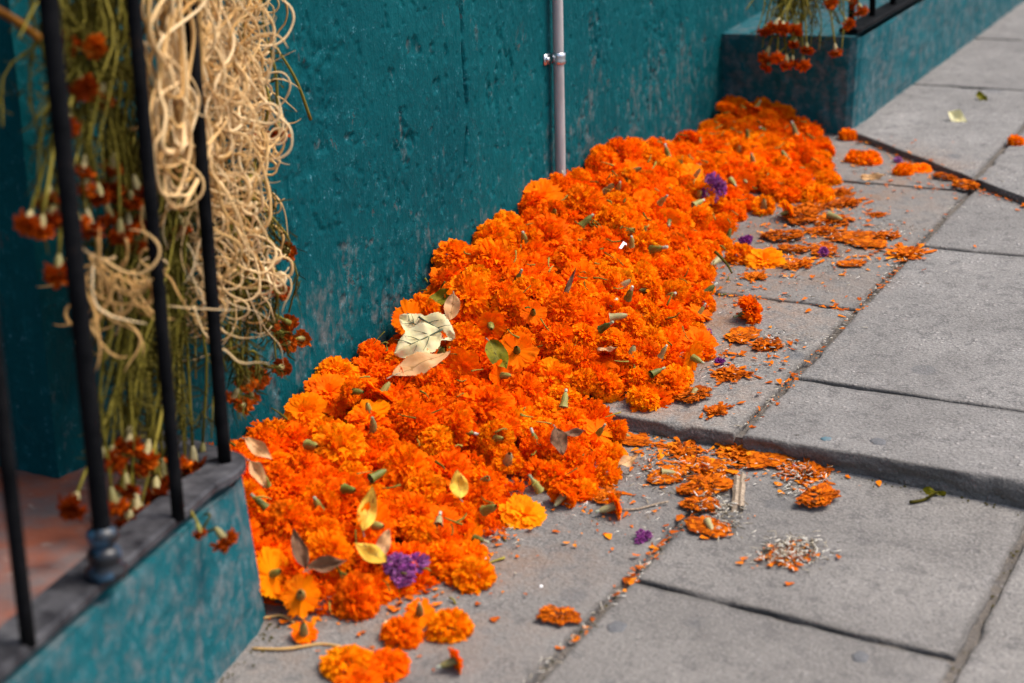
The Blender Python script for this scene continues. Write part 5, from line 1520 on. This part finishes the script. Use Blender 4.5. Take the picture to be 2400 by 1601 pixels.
# tangle of dried curly tendrils
def curly(x, y, off, length, bias, curv, seed, r, ds=0.006):
    rn = np.random.default_rng(seed)
    n = int(length / ds)
    p = at_hang(x, y, off); h = bias + rn.normal(0, 0.6); k = rn.normal(0, curv); dpt = 0.0
    pts = []; dd = rn.normal(0, 0.15)
    right = RT.copy(); right[2] = 0; right /= np.linalg.norm(right)
    back = np.cross(np.array([0, 0, 1.0]), right)
    for i in range(n):
        pts.append(p.copy())
        k = 0.90 * k + rn.normal(0, curv * 0.42)
        h += k * ds + 0.10 * math.sin(bias - h) * ds * 30
        dd = 0.9 * dd + rn.normal(0, 0.12)
        v = right * math.cos(h) + np.array([0, 0, 1.0]) * math.sin(h) + back * dd
        p = p + v / np.linalg.norm(v) * ds
    return np.array(pts)

def tangle(label, origin, areas, n_each):
    root = empty("dried_tendril_tangle", origin)
    tag(root, label, "dried plant", "curly dried tendrils hung on the near grille")
    k = 0
    rest = Build()
    for (x0, x1, y0, y1, d0, d1, cnt, ln, curv, r) in areas:
        for i in range(cnt):
            x = RNG.uniform(x0, x1); y = RNG.uniform(y0, y1); dep = RNG.uniform(d0, d1)
            pts = curly(x, y, dep, ln * RNG.uniform(0.6, 1.4), -math.pi / 2, curv, int(RNG.integers(1e9)), r)
            if len(pts) < 5: continue
            rr = r * RNG.uniform(0.8, 1.2)
            pxs = project(pts[::4])
            if np.any(pxs[:, 1] > 860 + RNG.normal(0, 25)) or np.any(pxs[:, 0] > min(690, x1 + 60)) or np.any(pxs[:, 0] < x0 - 40): continue
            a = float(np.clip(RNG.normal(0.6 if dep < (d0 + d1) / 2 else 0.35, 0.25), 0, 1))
            if i % 2 == 0 and k < 150:
                b = Build(); tube(b, pts - origin, rr * (1 - 0.75 * np.linspace(0, 1, len(pts)) ** 4) * (1 + 0.12 * np.sin(np.arange(len(pts)) * 0.9 + i)), 6, a)
                new("tendril", b.mesh("tendril", MAT["tendril"]), root); k += 1
            else:
                tube(rest, pts - origin, rr * (1 - 0.75 * np.linspace(0, 1, len(pts)) ** 4) * (1 + 0.12 * np.sin(np.arange(len(pts)) * 0.9 + i)), 5, a)
    o = new("tendril_mass", rest.mesh("tendril_mass", MAT["tendril"]), root); o["kind"] = "stuff"
    return root
def hank(n, x0, x1, yb0, yb1, o0, o1, r):
    """long strands that hang down and turn back up in a bight"""
    out = []
    for k in range(n):
        x = RNG.uniform(x0, x1); yb = RNG.uniform(yb0, yb1); wd_ = RNG.uniform(18, 80) * (1 if x < 410 else RNG.choice([-1, 1])); o = RNG.uniform(o0, o1); top = RNG.uniform(-170, -60)
        pts = [(x, top), (x + RNG.normal(0, 30), top * 0.75 + yb * 0.25), (x + RNG.normal(0, 30), top * 0.5 + yb * 0.5), (x + RNG.normal(0, 22), top * 0.25 + yb * 0.75), (x + wd_ * 0.15, yb - 14), (x + wd_ * 0.5, yb), (x + wd_ * 0.9, yb - 16), (x + wd_ + RNG.normal(0, 14), yb - RNG.uniform(40, 120)), (x + wd_ * 0.6 + RNG.normal(0, 30), yb - RNG.uniform(130, 200)), (x + wd_ * 0.8 + RNG.normal(0, 40), yb - RNG.uniform(220, 330))]
        P = np.array([at_hang(px_, py_, o + RNG.normal(0, 0.006)) for px_, py_ in pts])
        out.append((spline(P, 60), r * RNG.uniform(0.75, 1.2), float(np.clip(RNG.normal(0.65, 0.25), 0, 1))))
    return out

big = tangle("big pale tangle of curly dried tendrils hanging at the last near bar", at_hang(480, 60, 0.05), [
    (370, 470, -160, 330, -0.02, 0.05, 55, 0.20, 34, 0.0018),
    (440, 640, -150, 240, 0.0, 0.08, 120, 0.18, 50, 0.0017),
    (490, 635, 180, 640, 0.0, 0.07, 100, 0.15, 54, 0.0019),
    (420, 590, 300, 760, 0.02, 0.08, 80, 0.15, 46, 0.0016),
    (370, 640, -100, 780, 0.0, 0.08, 140, 0.10, 30, 0.0008)], 0)
for pts, r_, a_ in hank(20, 362, 450, 120, 480, -0.022, 0.03, 0.0021) + hank(8, 410, 470, 330, 490, -0.022, 0.0, 0.0025) + hank(14, 480, 600, 150, 420, 0.0, 0.05, 0.0017):
    b = Build(); tube(b, pts - at_hang(480, 60, 0.05), r_ * (1 - 0.7 * np.linspace(0, 1, 60) ** 5) * (1 + 0.10 * np.sin(np.arange(60) * 0.7)), 6, a_)
    new("tendril", b.mesh("tendril", MAT["tendril"]), big)
tangle("smaller tangle of pale dried tendrils low between the left bars", at_hang(230, 560, 0.03), [
    (195, 320, 540, 660, 0.0, 0.05, 34, 0.15, 44, 0.0016), (145, 290, 600, 720, 0.01, 0.05, 18, 0.12, 36, 0.0016), (300, 380, 520, 700, 0.01, 0.06, 22, 0.14, 44, 0.0015)], 0)

# cane and straw
b = Build(); p0 = at_hang(-60, 2, 0.05); p1 = at_hang(92, 90, 0.03)
tube(b, spline([p0, (p0 + p1) / 2 + np.array([0, 0, 0.004]), p1], 14) - p0, 0.0042 + 0.0008 * np.array([1, 0, 0, 0, 1, 0, 0, 0, 0, 1, 0, 0, 0, 0]), 10)
tag(new("cane", b.mesh("cane", MAT["bamboo"]), None, p0), "orange-brown cane slanting behind the left bars at the top corner", "cane")
b = Build(); p0 = at_hang(640, 100, 0.06); p1 = at_hang(728, 280, 0.05)
tube(b, spline([p0, (p0 + p1) / 2 + np.array([0.006, 0, 0.004]), p1], 10) - p0, np.linspace(0.0016, 0.0024, 10), 6, 0.8)
tag(new("straw_stem", b.mesh("straw_stem", MAT["stem"]), None, p0), "single olive straw slanting out of the tangle before the teal wall", "stem")
